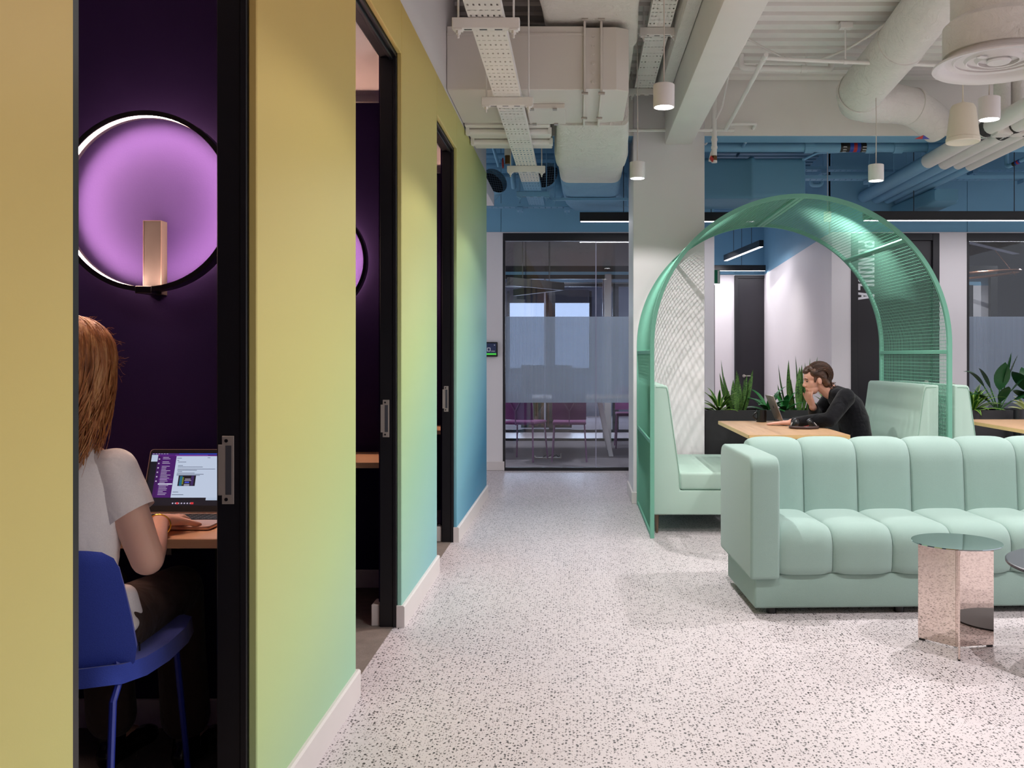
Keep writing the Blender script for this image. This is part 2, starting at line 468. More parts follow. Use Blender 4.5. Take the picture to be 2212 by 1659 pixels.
# ---------------------------------------------------------------- sliding door frames with strike plates
for i, (a, b) in enumerate(OPEN):
    d = sthing('door_%d' % (i + 1), ['nearest', 'middle', 'farthest'][i] + ' black booth door frame with steel strike plate')
    MB().box(-0.912, -0.8345, a + 0.0, a + 0.057, 0, HEAD - 0.016).build('jamb', JAMB, d, bevel=(0.002, 1))
    m = MB(); m.box(-0.912, -0.852, b - 0.004, b + 0.06, 0, HEAD - 0.016); m.box(-0.852, -0.8345, b - 0.009, b + 0.06, 0, HEAD - 0.016)
    m.build('jamb', JAMB, d, bevel=(0.002, 1))
    m = MB(); m.box(-0.912, -0.8345, a, b + 0.06, HEAD - 0.016, HEAD + 0.03); m.box(-0.868, -0.852, a, b, HEAD - 0.03, HEAD - 0.016)
    m.build('door_head', JAMB, d, bevel=(0.002, 1))
    z0, z1 = 0.876, 1.048; y = b - 0.004
    p = MB(); p.prism([(-0.868, z0), (-0.868, z1), (-0.898, z1), (-0.898, z1 - 0.022), (-0.908, z1 - 0.022), (-0.908, z0 + 0.022), (-0.898, z0 + 0.022), (-0.898, z0)], 'y', y - 0.0025, y)
    sp = p.build('strike_plate', CHROME, d, bevel=(0.0006, 1))
    MB().box(-0.889, -0.874, y - 0.0031, y - 0.0026, z0 + 0.024, z1 - 0.024).build('latch_slot', plain('slot_grey', (96, 98, 104), 0.3, 0.4), sp)
    for z in (z0 + 0.012, z1 - 0.012):
        MB().cyl((-0.887, y - 0.0042, z), (-0.887, y - 0.0024, z), 0.0045, 12).build('screw', plain('screw_steel', (60, 60, 62), 0.3, 0.8), sp)

struct(MB().box(-1, 9, -9.2, -9, 0, 3.65).build('wall_back', plain('back_wall_grey', (120, 118, 122), 0.7)), 'plain unseen wall far behind the viewer, added to dim the glass reflections')  # unseen wall added so the glass does not mirror the bright surroundings

# ---------------------------------------------------------------- column
co = struct(MB().box(0.47, 1.074, 7.84, 8.55, 0, 3.7).build('column', WHITE, bevel=(0.004, 1)), 'white square column behind the green arch')
m = MB(); m.box(0.455, 1.089, 7.826, 8.565, 0, 0.098); m.build('skirting_board', TRIMW, co, bevel=(0.003, 1))

# ---------------------------------------------------------------- far wall
Y0 = 10.1
wf = sthing('wall_far', 'far wall, white below and blue above')
for x0, x1 in ((-3.2, -0.817), (1.385, 1.49), (2.77, 2.98), (3.945, 4.245)):
    MB().box(x0, x1, Y0, Y0 + 0.14, 0, 2.602).build('white_panel', WHITE, wf)
for x0, x1 in ((2.98, 3.945), (4.245, 9.0), (-0.817, 1.385)):
    MB().box(x0, x1, Y0 + 0.001, Y0 + 0.14, 2.59, 2.602).build('reveal_strip', WHITE, wf)
for x0, x1 in ((-3.2, -0.8405), (-0.8355, 1.49), (2.77, 4.2475), (4.2525, 6.5), (6.505, 9)):
    MB().box(x0, x1, Y0 + 0.003, Y0 + 0.14, 2.604, 3.6).build('blue_panel', BLUE, wf)
MB().box(-3.2, 1.49, Y0 + 0.05, Y0 + 0.12, 2.6, 3.6).build('backing', BLACKM, wf)
MB().box(2.77, 9, Y0 + 0.05, Y0 + 0.12, 2.6, 3.6).build('backing', BLACKM, wf)
bf = sthing('baseboard_far', 'white skirting of the far wall')
for x0, x1 in ((-3.2, -0.80), (2.77, 2.975), (3.95, 4.24)):
    MB().box(x0, x1, Y0 - 0.015, Y0, 0, 0.1).build('skirting_board', TRIMW, bf, bevel=(0.003, 1))
# alcove
wa = sthing('wall_alcove', 'white alcove walls with blue paint above door height')
MB().box(1.40, 1.485, Y0 + 0.14, 15.4, 0, 2.6).build('white_panel', WHITE, wa)
MB().box(1.40, 1.485, Y0 + 0.14, 15.4, 2.6, 3.6).build('blue_panel', BLUE, wa)
MB().box(1.40, 2.60, 15.4, 15.5, 0, 2.6).build('white_panel', WHITE, wa)
MB().box(1.40, 3.6, 15.4, 15.5, 2.605, 3.6).build('blue_panel', BLUE, wa)
pts = [(2.77, 10.24), (2.97, 10.24), (3.3, 15.4), (3.1, 15.4)]
MB().prism(pts, 'z', 0, 2.6).build('white_panel', WHITE, wa)
MB().prism(pts, 'z', 2.6, 3.6).build('blue_panel', BLUE, wa)

def letters(mb, text, x0, ztop, y, H, adv, th=0.003):
    """condensed capitals running downwards, tops to the right"""
    s = 0.15; W = 0.44
    cnt = [0]
    def dep():
        cnt[0] += 1; return th * (1 - 0.06 * (cnt[0] % 9))
    def rect(u0, u1, v0, v1): mb.box(x0 + v0 * H, x0 + v1 * H, y - dep(), y, zt - u1 * H, zt - u0 * H)
    def poly(p): mb.prism([(x0 + v * H, zt - u * H) for u, v in p], 'y', y - dep(), y)
    for i, c in enumerate(text):
        zt = ztop - i * adv
        if c in 'PENDUL': rect(0, s, 0, 1)
        if c == 'P': rect(s, W - 0.05, .87, 1); rect(s, W - 0.05, .4, .53); rect(W - s, W, .45, .95)
        if c == 'E': rect(s, W - 0.04, .87, 1); rect(s, W - 0.08, .44, .56); rect(s, W - 0.04, 0, .13)
        if c == 'N': rect(W - s + 0.02, W + 0.02, 0, 1); poly([(s - .02, 1), (s + .1, .78), (W - s + .04, 0), (W - s - .1, .22)])
        if c == 'D': rect(s, W - 0.06, .87, 1); rect(s, W - 0.06, 0, .13); rect(W - s, W, .07, .93)
        if c == 'U': rect(W - s, W, .06, 1); rect(s, W - 0.05, 0, .13)
        if c == 'L': rect(s, W - 0.04, 0, .13)
        if c == 'A':
            poly([(0, 0), (s * .95, 0), (W / 2 + .06, 1), (W / 2 - .1, 1)]); poly([(W + .02, 0), (W + .02 - s * .95, 0), (W / 2 - .06, 1), (W / 2 + .1, 1)])
            rect(.12, W - .12, .2, .32)
d = sthing('door_4', 'black door with white vertical lettering PENDULA')
DOORM = plain('door_black', (30, 28, 34), 0.4, var=0.05)
MB().box(3.05, 3.87, Y0 + 0.02, Y0 + 0.06, 0.006, 2.51).build('door_leaf', DOORM, d, bevel=(0.003, 1))
m = MB(); m.box(2.982, 3.05, Y0 - 0.012, Y0 + 0.1, 0, 2.588); m.box(3.87, 3.943, Y0 - 0.012, Y0 + 0.1, 0, 2.588); m.box(3.05, 3.87, Y0 - 0.012, Y0 + 0.1, 2.51, 2.588)
m.build('door_frame', BLACK, d, bevel=(0.003, 1))
mm = MB(); letters(mm, 'PENDULA', 3.065, 2.5125, Y0 + 0.019, 0.177, 0.0945); mm.build('lettering', plain('sign_white', (226, 226, 230), 0.5), d)
def lever(x, y, z, sgn, par):
    m = MB(); m.cyl((x, y, z), (x, y - 0.05, z), 0.011, 12); m.cyl((x, y - 0.045, z), (x + sgn * 0.11, y - 0.045, z), 0.009, 10); m.cyl((x, y - 0.008, z), (x, y, z), 0.026, 16)
    return m.build('lever_handle', CHROME, par)
lever(3.81, Y0 + 0.02, 0.96, -1, d)
d = sthing('door_5', 'plain black door at the end of the alcove')
MB().box(2.66, 3.5, 15.38, 15.42, 0.006, 2.54).build('door_leaf', DOORM, d)
m = MB(); m.box(2.61, 2.66, 15.35, 15.45, 0, 2.59); m.box(2.66, 3.5, 15.35, 15.45, 2.54, 2.59); m.build('door_frame', BLACK, d)
lever(2.76, 15.38, 0.92, 1, d)
struct(MB().box(1.675, 1.70, 11.48, 11.56, 0, 2.13).build('trim_2', GREYD), 'dark slim post of the glass screen in the alcove')

# ---------------------------------------------------------------- glazed meeting room fronts
def front(name, label, x0, x1, joints):
    g = sthing(name, label)
    m = MB(); m.box(x0, x1, Y0 - 0.01, Y0 + 0.06, 2.505, 2.59); m.build('head_rail', BLACK, g, bevel=(0.002, 1))
    MB().box(x0, x1, Y0 - 0.005, Y0 + 0.05, 0, 0.032).build('bottom_rail', BLACK, g)
    MB().box(x0, x0 + 0.022, Y0 - 0.005, Y0 + 0.05, 0.032, 2.505).build('jamb', BLACK, g)
    xs = [x0 + 0.022] + joints + [x1]
    for a, b in zip(xs, xs[1:]):
        MB().box(a + 0.003, b - 0.003, Y0 + 0.015, Y0 + 0.027, 0.032, 2.505).build('pane', GLASS, g)
        MB().box(a + 0.003, b - 0.003, Y0 + 0.0125, Y0 + 0.0135, 0.74, 1.68).build('film', REED, g)
        if a > x0 + 0.03: MB().box(a - 0.005, a + 0.005, Y0 + 0.010, Y0 + 0.03, 0.032, 2.505).build('seal', plain('seal_grey', (150, 150, 172), 0.3), g)
    return g
front('window_1', 'black framed glass front of the meeting room left of the column', -0.815, 1.38, [0.199])
front('window_2', 'black framed glass front behind the right planters', 4.247, 8.9, [5.6, 7.2])

# the meeting room behind the left glass
wm = sthing('wall_meeting', 'walls of the meeting room behind the left glass')
MB().box(-3.3, -3.2, Y0, 19.5, 0, 3.6).build('side_wall', GREYC, wm)
MB().box(1.3, 1.395, Y0 + 0.14, 15.4, 0, 3.6).build('side_wall', WHITE, wm)
MB().box(-3.2, 1.3, 13.62, 13.74, 2.575, 3.3).build('grey_band', GREYC, wm)
MB().box(-3.2, 1.3, 13.62, 13.74, 2.49, 2.575).build('dark_band', GREYD, wm)
MB().box(-3.2, 1.3, 13.62, 13.74, 2.446, 2.49).build('blue_band', BLUE, wm)
MB().box(0.396, 0.49, 13.5, 13.74, 0, 2.446).build('white_post', plain('post_grey', (176, 176, 180), 0.6), wm)
MB().box(-3.2, 1.3, 19.3, 19.5, 0, 3.6).build('rear_wall', plain('rear_grey', (112, 118, 138), 0.7), wm)
gi = sthing('window_3', 'inner glass partition of the meeting room')
MB().box(-3.2, 0.396, 13.64, 13.70, 2.385, 2.446).build('head_rail', BLACK, gi)
MB().box(0.49, 1.3, 13.64, 13.70, 2.385, 2.446).build('head_rail', BLACK, gi)
MB().box(-3.2, 1.3, 13.64, 13.70, 0.0, 0.035).build('bottom_rail', BLACK, gi)
for x in (-0.485, 0.38): MB().box(x - 0.012, x + 0.012, 13.65, 13.69, 0.035, 2.385).build('mullion', plain('mullion_grey', (170, 172, 190), 0.4), gi)
for a, b in ((-3.1, -0.5), (-0.47, 0.366), (0.5, 1.29)): MB().box(a, b, 13.66, 13.67, 0.035, 2.385).build('pane', GLASS2, gi)
gi = sthing('window_4', 'second inner glass partition beyond the corridor')
MB().box(-3.2, 1.3, 15.15, 15.2, 2.385, 2.46).build('head_rail', BLACK, gi)
MB().box(-3.2, 1.3, 15.15, 15.2, 0.0, 0.045).build('bottom_rail', BLACK, gi)
for x in (-0.42, 0.62): MB().box(x - 0.05, x + 0.05, 15.15, 15.2, 0.045, 2.385).build('mullion', BLACK, gi)
for k, (x0, x1) in enumerate(((-1.415, -0.675), (-0.52, 0.24))):
    g = sthing('window_%d' % (5 + k), ['left', 'right'][k] + ' daylit window far behind the meeting room')
    MB().box(x0, x1, 19.27, 19.29, 1.0, 2.352).build('pane', DAY, g)
    m = MB(); m.box(x0 - 0.05, x0, 19.22, 19.3, 0.95, 2.6); m.box(x1, x1 + 0.05, 19.22, 19.3, 0.95, 2.6); m.box(x0, x1, 19.22, 19.3, 0.95, 1.0)
    m.build('window_frame', GREYD, g)
    MB().box(x0, x1, 19.2, 19.22, 2.352, 2.62).build('roller_blind', plain('blind_grey', (70, 74, 86), 0.7), g)
struct(MB().box(-3.2, 1.3, Y0 + 0.14, 13.62, 3.05, 3.12).build('ceiling', GREYC), 'grey ceiling of the meeting room')
struct(MB().box(-3.2, 1.3, 13.74, 19.5, 3.0, 3.1).build('ceiling', GREYC), 'grey ceiling beyond the meeting room')

# the room behind the right glass
wr = sthing('wall_rear_right', 'walls of the room behind the right glass')
RR = plain('room_grey', (118, 122, 140), 0.7)
MB().box(3.98, 4.05, Y0 + 0.14, 16, 0, 3.6).build('side_wall', RR, wr)
MB().box(4.05, 9, 15.9, 16, 0, 3.6).build('rear_wall', RR, wr)
MB().box(8.95, 9.05, Y0, 16, 0, 3.6).build('side_wall', RR, wr)
struct(MB().box(4.05, 8.95, Y0 + 0.14, 15.9, 3.15, 3.2).build('ceiling', GREYC), 'grey ceiling of the room behind the right glass')
g = sthing('window_7', 'black framed inner glass partition in the room behind the right glass')
m = MB(); m.box(4.35, 6.1, 13.45, 13.52, 2.42, 2.56); m.box(6.0, 6.1, 13.45, 13.52, 0, 2.42); m.build('outer_frame', BLACK, g)
m = MB(); m.box(4.35, 5.75, 13.46, 13.51, 2.1, 2.28); m.box(5.66, 5.75, 13.46, 13.51, 0, 2.1); m.build('inner_frame', BLACK, g)
MB().box(4.35, 6.0, 13.53, 13.55, 2.28, 2.42).build('blue_band', BLUE, g)
MB().box(5.75, 6.0, 13.53, 13.55, 0, 2.28).build('white_post', WHITE, g)
MB().box(4.35, 5.66, 13.48, 13.49, 0, 2.1).build('pane', GLASS2, g)

# ---------------------------------------------------------------- deck ceiling with ribs
m = MB(); prof = []; y = -9.0
while y < 16.2:
    prof += [(y, 3.57), (y + 0.10, 3.57), (y + 0.114, 3.63), (y + 0.158, 3.63)]; y += 0.172
n = len(prof)
vs = [(-3.3, a, b) for a, b in prof] + [(9.1, a, b) for a, b in prof]
m.add(vs, [(i, i + 1, i + 1 + n, i + n) for i in range(n - 1)])
DECK = two_tone('deck_paint', (236, 231, 226), (88, 132, 162), 7.95)
ce = struct(m.build('ceiling', DECK, recalc=False), 'ribbed white metal deck ceiling')
m = MB()
k = int((4.6 + 9.0) / 0.172)
while -9 + k * 0.172 < 7.8:
    yy = -9 + k * 0.172
    x = 0.95
    while x < 4.2:
        m.box(x, x + 0.045, yy + 0.122, yy + 0.15, 3.618, 3.629); x += 0.105
    k += 1
o = m.build('embossment', DECK, ce); o['kind'] = 'stuff'
m = MB(); m.box(-0.9, 9, 7.862, 8.1, 3.116, 3.6, 1); m.box(-0.9, 9, 7.85, 7.862, 3.118, 3.6, 0)
struct(m.build('trim_1', [GREYW, BLUE]), 'downstand beam with white face and blue underside')
# white steel beam running towards the viewer
m = MB(); m.box(0.735, 0.968, -9, 7.838, 3.04, 3.42); b1 = m.build('beam', GREYW, bevel=(0.012, 2)); struct(b1, 'boxed white beam running along the ceiling')
MB().box(0.64, 0.735, -9, 7.838, 3.33, 3.57).build('upper_flange', INSUL, b1, bevel=(0.02, 2))
MB().box(0.968, 1.02, -9, 7.838, 3.40, 3.57).build('side_flange', GREYW, b1)
# white boxed soffit end behind the gradient wall
m = MB(); m.box(-1.2, -0.812, 8.252, 9.0, 2.71, 2.84); struct(m.build('trim_3', WHITE, bevel=(0.003, 1)), 'small white boxing above the end of the gradient wall')

# ================================================================ green arch
arch = thing('mesh_arch', 'tall pale green metal arch with fine wire mesh sides spanning the booth seating', 'arch', (1.532, 7.07, 0))
XC, ZS, R = 1.532, 1.328, 1.035
YA, YB = 6.345, 7.80
LEN = 2 * ZS + PI * R
def arc(s, r):
    """point and outward normal of the hoop line at arc length s, radius r"""
    if s < ZS: return (XC - r, s), (-1, 0)
    if s > ZS + PI * R: return (XC + r, LEN - s), (1, 0)
    a = PI - (s - ZS) / R
    return (XC + r * math.cos(a), ZS + r * math.sin(a)), (math.cos(a), math.sin(a))
def s_list(s0, s1, step=0.045):
    out = {s0, s1}
    for b in (ZS, ZS + PI * R):
        if s0 < b < s1: out.add(b)
    a, b = max(s0, ZS), min(s1, ZS + PI * R)
    if b > a:
        n = max(2, int((b - a) / step))
        for i in range(n + 1): out.add(a + (b - a) * i / n)
    return sorted(out)
def hoop(y0, y1, name):
    m = MB(); ss = s_list(0, LEN); vs = []
    for s in ss:
        (x, z), _ = arc(s, R); (x2, z2), _ = arc(s, R - 0.028)
        vs += [(x, y0, z), (x, y1, z), (x2, y1, z2), (x2, y0, z2)]
    fs = []
    for i in range(len(ss) - 1):
        for k in range(4):
            a, b = i * 4 + k, i * 4 + (k + 1) % 4
            fs.append((a, b, b + 4, a + 4))
    fs += [(3, 2, 1, 0), tuple(len(vs) - 4 + k for k in range(4))]
    m.add(vs, fs); return m.build(name, ARCHM, arch)
hoop(YA, YA + 0.03, 'front_hoop'); hoop(YB - 0.03, YB, 'rear_hoop')
bars = [0.015, 0.654, 1.278, ZS + PI * R * 0.25, ZS + PI * R * 0.5, ZS + PI * R * 0.75, LEN - 1.278, LEN - 0.654, LEN - 0.015]
for i, s in enumerate(bars):
    (x, z), (nx, nz) = arc(s, R - 0.016)
    for dd in ((-0.016, 0.016) if i == 4 else (0,)):
        m = MB(); hw = 0.014
        m.obox((x + dd * nz, (YA + YB) / 2, z - dd * nx), (nz * hw, 0, -nx * hw), (0, (YB - YA) / 2 - 0.03, 0), (nx * 0.013, 0, nz * 0.013))
        m.build('cross_bar', ARCHM, arch, bevel=(0.002, 1))
def strand(m, pts, r):
    m.tube(pts, r, 4, caps=False)
for s0, s1 in zip(bars, bars[1:]):
    m = MB(); ss = s_list(s0, s1); r = R - 0.014
    y = YA + 0.04
    while y < YB - 0.035:
        strand(m, [(arc(s, r)[0][0], y, arc(s, r)[0][1]) for s in ss], 0.0018); y += 0.0252
    s = s0 + 0.026
    while s < s1 - 0.012:
        (x, z), _ = arc(s, r - 0.003)
        strand(m, [(x, YA + 0.03, z), (x, YB - 0.03, z)], 0.0018); s += 0.0252
    m.build('mesh_panel', ARCHM, arch)

# ================================================================ booth benches (high backed)
BRONZE = plain('bronze_leg', (120, 100, 86), 0.35, 0.6)
def bench(name, label, xr, mirror, y0, y1, group=None):
    """xr: outer (rear) face x; mirror=-1 when the seat faces -x"""
    t = thing(name, label, 'bench', (xr, (y0 + y1) / 2, 0), group)
    X = lambda d: xr + mirror * d
    m = MB(); m.prism([(X(0), .134), (X(0.70), .134), (X(0.70), .305), (X(0.19), .305), (X(0.19), .40), (X(0.105), 1.03), (X(0.09), 1.045), (X(0), 1.045)], 'y', y0, y1)
    m.build('bench_frame', MINT, t, bevel=(0.022, 3))
    m = MB(); m.prism([(X(0.188), .308), (X(0.70), .308), (X(0.70), .43), (X(0.182), .43)], 'y', y0 + 0.01, y1 - 0.01)
    m.build('seat_cushion', MINT, t, bevel=(0.02, 3))
    for yy in (y0 + 0.0, y1):                                # piping along the front and rear end panels
        sy = yy - 0.001 if yy == y0 else yy + 0.001
        m = MB(); m.tube([(X(0.02), sy, 1.03), (X(0.09), sy, 1.028), (X(0.102), sy, 1.0), (X(0.182), sy, .43), (X(0.187), sy, .32)], 0.003, 6)
        m.build('piping', plain('piping_green', (150, 184, 168), 0.6), t)
    for yy in (y0 + 0.06, y1 - 0.06):
        for dx in (0.03, 0.64):
            m = MB(); a = Vector((X(dx), yy, 0.134)); b = Vector((X(dx) , yy - (0.01 if yy < 7 else -0.01), 0.0))
            m.tube([a, b], [0.017, 0.009], 10); m.obox(a + Vector((mirror * 0.02, 0, -0.004)), (0.045, 0, 0), (0, 0.02, 0), (0, 0, 0.003))
            m.build('leg', BRONZE, t)
    return t
bench('booth_bench', 'mint high backed bench on the left inside the green arch, empty', 0.53, 1, 6.5, 7.75)
bench('booth_bench', 'mint high backed bench on the right inside the green arch, where the man sits', 2.535, -1, 6.5, 7.75)
bench('booth_bench', 'mint bench standing back to back outside the arch, near the right planters', 2.645, 1, 6.5, 7.75)

def booth_table(label, x0, x1, y0, y1):
    t = thing('booth_table', label, 'table', ((x0 + x1) / 2, (y0 + y1) / 2, 0))
    m = MB(); m.box(x0 + 0.002, x1 - 0.002, y0 + 0.002, y1 - 0.002, 0.704, 0.73)
    m.build('tabletop', OAK, t)
    m = MB(); m.box(x0, x1, y0, y0 + 0.002, 0.7035, 0.7295); m.box(x0, x1, y1 - 0.002, y1, 0.7035, 0.7295)
    m.box(x0, x0 + 0.002, y0, y1, 0.7035, 0.7295); m.box(x1 - 0.002, x1, y0, y1, 0.7035, 0.7295)
    m.build('edge_band', OAKE, t)
    xc = (x0 + x1) / 2
    for yy in (y0 + 0.32, y1 - 0.32):
        m = MB(); m.cyl((xc, yy, 0.012), (xc, yy, 0.704), 0.032, 20); m.build('pedestal', BLACKM, t)
        m = MB(); m.lathe((xc, yy, 0), [(0.2, 0), (0.2, 0.008), (0.05, 0.014)], 32); m.build('foot_plate', BLACKM, t)
    return t
booth_table('oak topped table between the benches under the green arch', 1.125, 1.795, 6.09, 7.42)
booth_table('oak topped table at the right edge of the photo, before the right planters', 3.14, 3.80, 6.2, 7.60)

# ================================================================ channel tufted sofa
sofa = thing('channel_sofa', 'long mint channel tufted sofa in front of the booth seating', 'sofa', (0.826, 4.44, 0), rz=math.radians(2.0))
def rounded_path(pts, r, n=6):
    """2-D polygon with corner radii -> dense closed loop"""
    out = []; N = len(pts)
    for i, p in enumerate(pts):
        p = Vector(p); a = Vector(pts[i - 1]); b = Vector(pts[(i + 1) % N]); rr = r[i] if isinstance(r, (list, tuple)) else r
        u = (a - p); v = (b - p); rr = min(rr, u.length * 0.49, v.length * 0.49)
        if rr < 1e-4: out.append(p); continue
        u.normalize(); v.normalize()
        s, e = p + u * rr, p + v * rr
        for k in range(n + 1):
            t = k / n; out.append(s * (1 - t) ** 2 + p * 2 * t * (1 - t) + e * t * t)
    return out
def resample(loop, step):
    out = []; N = len(loop)
    for i in range(N):
        a, b = loop[i], loop[(i + 1) % N]; d = (b - a).length; k = max(1, int(d / step))
        out += [a.lerp(b, j / k) for j in range(k)]
    return out
def channel(name, x0, x1, loop, bulge, parent, soft, nu=14):
    """loop in (y,z), swept along x and puffed between its two seams"""
    loop = resample(loop, 0.03); N = len(loop); c = sum((p for p in loop), Vector((0, 0))) / N
    nr = []
    for i in range(N):
        t = loop[(i + 1) % N] - loop[i - 1]; nv = Vector((t.y, -t.x)).normalized()
        nr.append(nv)
    area2 = sum(loop[i].x * loop[(i + 1) % N].y - loop[(i + 1) % N].x * loop[i].y for i in range(N))
    if area2 < 0: nr = [-v for v in nr]
    vs = []; fs = []
    for j in range(nu + 1):
        u = 0.5 - 0.5 * math.cos(PI * j / nu); q = abs(2 * u - 1)
        f = (1 - q ** 3.6) ** 0.6 if q < 1 else 0
        for i, p in enumerate(loop):
            o = bulge * f * soft(p) - 0.007 * (1 - f) * (1 if soft(p) > 0 else 0)
            vs.append((x0 + (x1 - x0) * u, p.x + nr[i].x * o, p.y + nr[i].y * o))
    for j in range(nu):
        for i in range(N):
            a, b = j * N + i, j * N + (i + 1) % N
            fs.append((a, b, b + N, a + N))
    fs += [tuple(range(N)), tuple(range(len(vs) - 1, len(vs) - N - 1, -1))]
    m = MB(); m.add(vs, fs)
    return m.build(name, SOFAM, parent, smooth=True, angle=60, local=True)
seat_loop = rounded_path([(0.56, .19), (0.015, .19), (0.0, .415), (0.56, .412)], [0.01, 0.05, 0.15, 0.01], 8)
back_loop = rounded_path([(0.50, .36), (0.535, .787), (0.76, .787), (0.76, .19), (0.50, .19)], [0.01, 0.13, 0.12, 0.02, 0.01], 8)
seat_soft = lambda p: 1.0 if (p.x < 0.54 and p.y > 0.205) else 0.0
back_soft = lambda p: 1.0 if p.y > 0.37 and (p.x < 0.74 or p.y > 0.6) else 0.0
xs = [0.125, 0.405, 0.697, 0.989, 1.281, 1.573, 1.865, 2.14]
for a, b in zip(xs, xs[1:]):
    channel('seat_channel', a, b, seat_loop, 0.022, sofa, seat_soft)
    channel('back_channel', a, b, back_loop, 0.02, sofa, back_soft)
for x0, x1 in ((0.0, 0.142), (2.13, 2.27)):
    m = MB(); vs = []
    loop = rounded_path([(-0.015, .178), (-0.02, .765), (0.755, .765), (0.755, .178)], [0.02, 0.075, 0.09, 0.03], 8)
    m.prism([(p.x, p.y) for p in loop], 'x', x0, x1)
    o = m.build('arm', SOFAM, sofa, bevel=(0.022, 4), local=True, angle=60)
    for xx in (x0 + 0.012, x1 - 0.012):
        t = MB(); t.tube([(xx, p.x * 0.985 + 0.001, p.y * 0.997) for p in loop[9:27]], 0.0022, 5); t.build('seam', SOFAM, o, local=True)
m = MB(); m.box(0.027, 2.24, 0.02, 0.68, .032, .20); m.build('plinth', SOFAM, sofa, bevel=(0.012, 3), local=True)
for x in (0.12, 0.75, 1.5, 2.15):
    for y in (0.07, 0.62):
        m = MB(); m.cyl((x, y, 0), (x, y, 0.033), 0.025, 16); m.build('foot', BLACKM, sofa, local=True)

# ================================================================ mirrored side table
MIRROR = Mat('mirror_polished_rose', (222, 206, 197), 0.025, 1.0); MIRROR = MIRROR.m
MIRT = Mat('mirror_top', (176, 186, 190), 0.06, 1.0).m
tc = Vector((1.618, 3.954, 0))
tb = thing('side_table', 'round topped side table on three mirrored fins beside the sofa front', 'table', tc)
for a in (11, 131, 251):
    d = Vector((math.cos(math.radians(a)), math.sin(math.radians(a)), 0)); nn = Vector((-d.y, d.x, 0))
    m = MB(); m.obox(tc + d * 0.0885 + Vector((0, 0, 0.231)), d * 0.0865, nn * 0.004, Vector((0, 0, 0.223)))
    fin = m.build('mirrored_fin', MIRROR, tb, bevel=(0.001, 1))
    m = MB(); m.obox(tc + d * 0.157 + Vector((0, 0, 0.004)), d * 0.013, nn * 0.005, Vector((0, 0, 0.004))); m.build('foot_pad', BLACKM, fin)
m = MB(); m.lathe(tc + Vector((0, 0, 0.454)), [(0.183, 0.0), (0.184, 0.0015), (0.183, 0.005)], 72); m.build('tabletop', MIRT, tb)

# second round table, cut by the frame
t2c = Vector((2.12, 3.70, 0))
COPPER = plain('copper_edge', (150, 86, 56), 0.3, 0.8)
t2 = thing('coffee_table', 'low round dark topped table with copper edge at the right edge of the photo', 'table', t2c)
m = MB(); m.lathe(t2c + Vector((0, 0, 0.400)), [(0.370, 0.0), (0.375, 0.004), (0.375, 0.012), (0.37, 0.014)], 80); m.build('tabletop', plain('slate_top', (62, 64, 72), 0.35), t2)
m = MB(); m.lathe(t2c + Vector((0, 0, 0.394)), [(0.355, 0.0), (0.372, 0.006)], 80); m.build('copper_rim', COPPER, t2)
m = MB(); m.cyl(t2c + Vector((0, 0, 0.01)), t2c + Vector((0, 0, 0.395)), 0.012, 20); m.build('pedestal', BLACKM, t2)
m = MB(); m.lathe(t2c, [(0.2, 0), (0.2, 0.008), (0.04, 0.014)], 40); m.build('foot_plate', BLACKM, t2)

# ================================================================ planters and plants
SOIL = plain('soil', (56, 44, 38), 0.9, var=0.3, nscale=60, bump=0.8, bscale=90)
PLB = plain('planter_black', (34, 33, 36), 0.5, var=0.1)
def planter(label, x0, x1, y0, y1, h):
    t = thing('planter_box', label, 'planter', ((x0 + x1) / 2, (y0 + y1) / 2, 0))
    m = MB(); w_ = 0.02
    m.box(x0, x1, y0, y0 + w_, 0, h); m.box(x0, x1, y1 - w_, y1, 0, h); m.box(x0, x0 + w_, y0 + w_, y1 - w_, 0, h); m.box(x1 - w_, x1, y0 + w_, y1 - w_, 0, h)
    m.build('box_walls', PLB, t)
    m = MB(); m.box(x0 + w_, x1 - w_, y0 + w_, y1 - w_, 0.0, h - 0.03); m.build('soil', SOIL, t)
planter('black planter box behind the arch table and the man', 1.092, 2.60, 7.93, 8.30, 0.785)
planter('black planter box behind the back to back bench, under the striped plant', 2.62, 3.73, 7.93, 8.30, 0.785)
planter('black planter box at the right edge under the cream leaved plant', 3.80, 5.0, 7.86, 8.26, 0.785)
m = MB(); m.cyl((3.72, 7.8, 0), (3.72, 7.8, 0.80), 0.045, 20); tag(m.build('table_post', BLACK, smooth=True), 'black round post standing in front of the right planters', 'post')

def leafmat(name, a, b, mode):
    M = Mat(name, a, 0.4, spec=0.4)
    if mode == 'bands':
        mp = M.node('ShaderNodeMapping'); mp.inputs['Scale'].default_value = (1, 1, 2.6); M.l.new(M.pos(), mp.inputs[0])
        f = M.noise(26, 3, 0.6, mp.outputs[0], 1.4)
        M.color(M.ramp(f, [(0.36, a), (0.5, b), (0.62, a)]))
    else:
        f = M.noise(12, 2); M.color(M.mix(f, lin(a), lin(b)))
    return M.m
SNAKE = leafmat('snake_leaf', (30, 62, 34), (92, 128, 62), 'bands')
DRAC = leafmat('dracaena_leaf', (42, 88, 36), (66, 118, 46), 'mottle')
DRACE = leafmat('dracaena_edge', (178, 204, 92), (150, 184, 70), 'mottle')
GLOSSY = leafmat('broad_leaf', (18, 58, 30), (34, 84, 44), 'mottle')
LUSH = leafmat('lush_leaf', (26, 96, 44), (48, 126, 58), 'mottle')
CREAM = leafmat('cream_leaf', (206, 214, 140), (226, 230, 176), 'mottle')
STEMM = plain('stem_green', (52, 96, 48), 0.5)
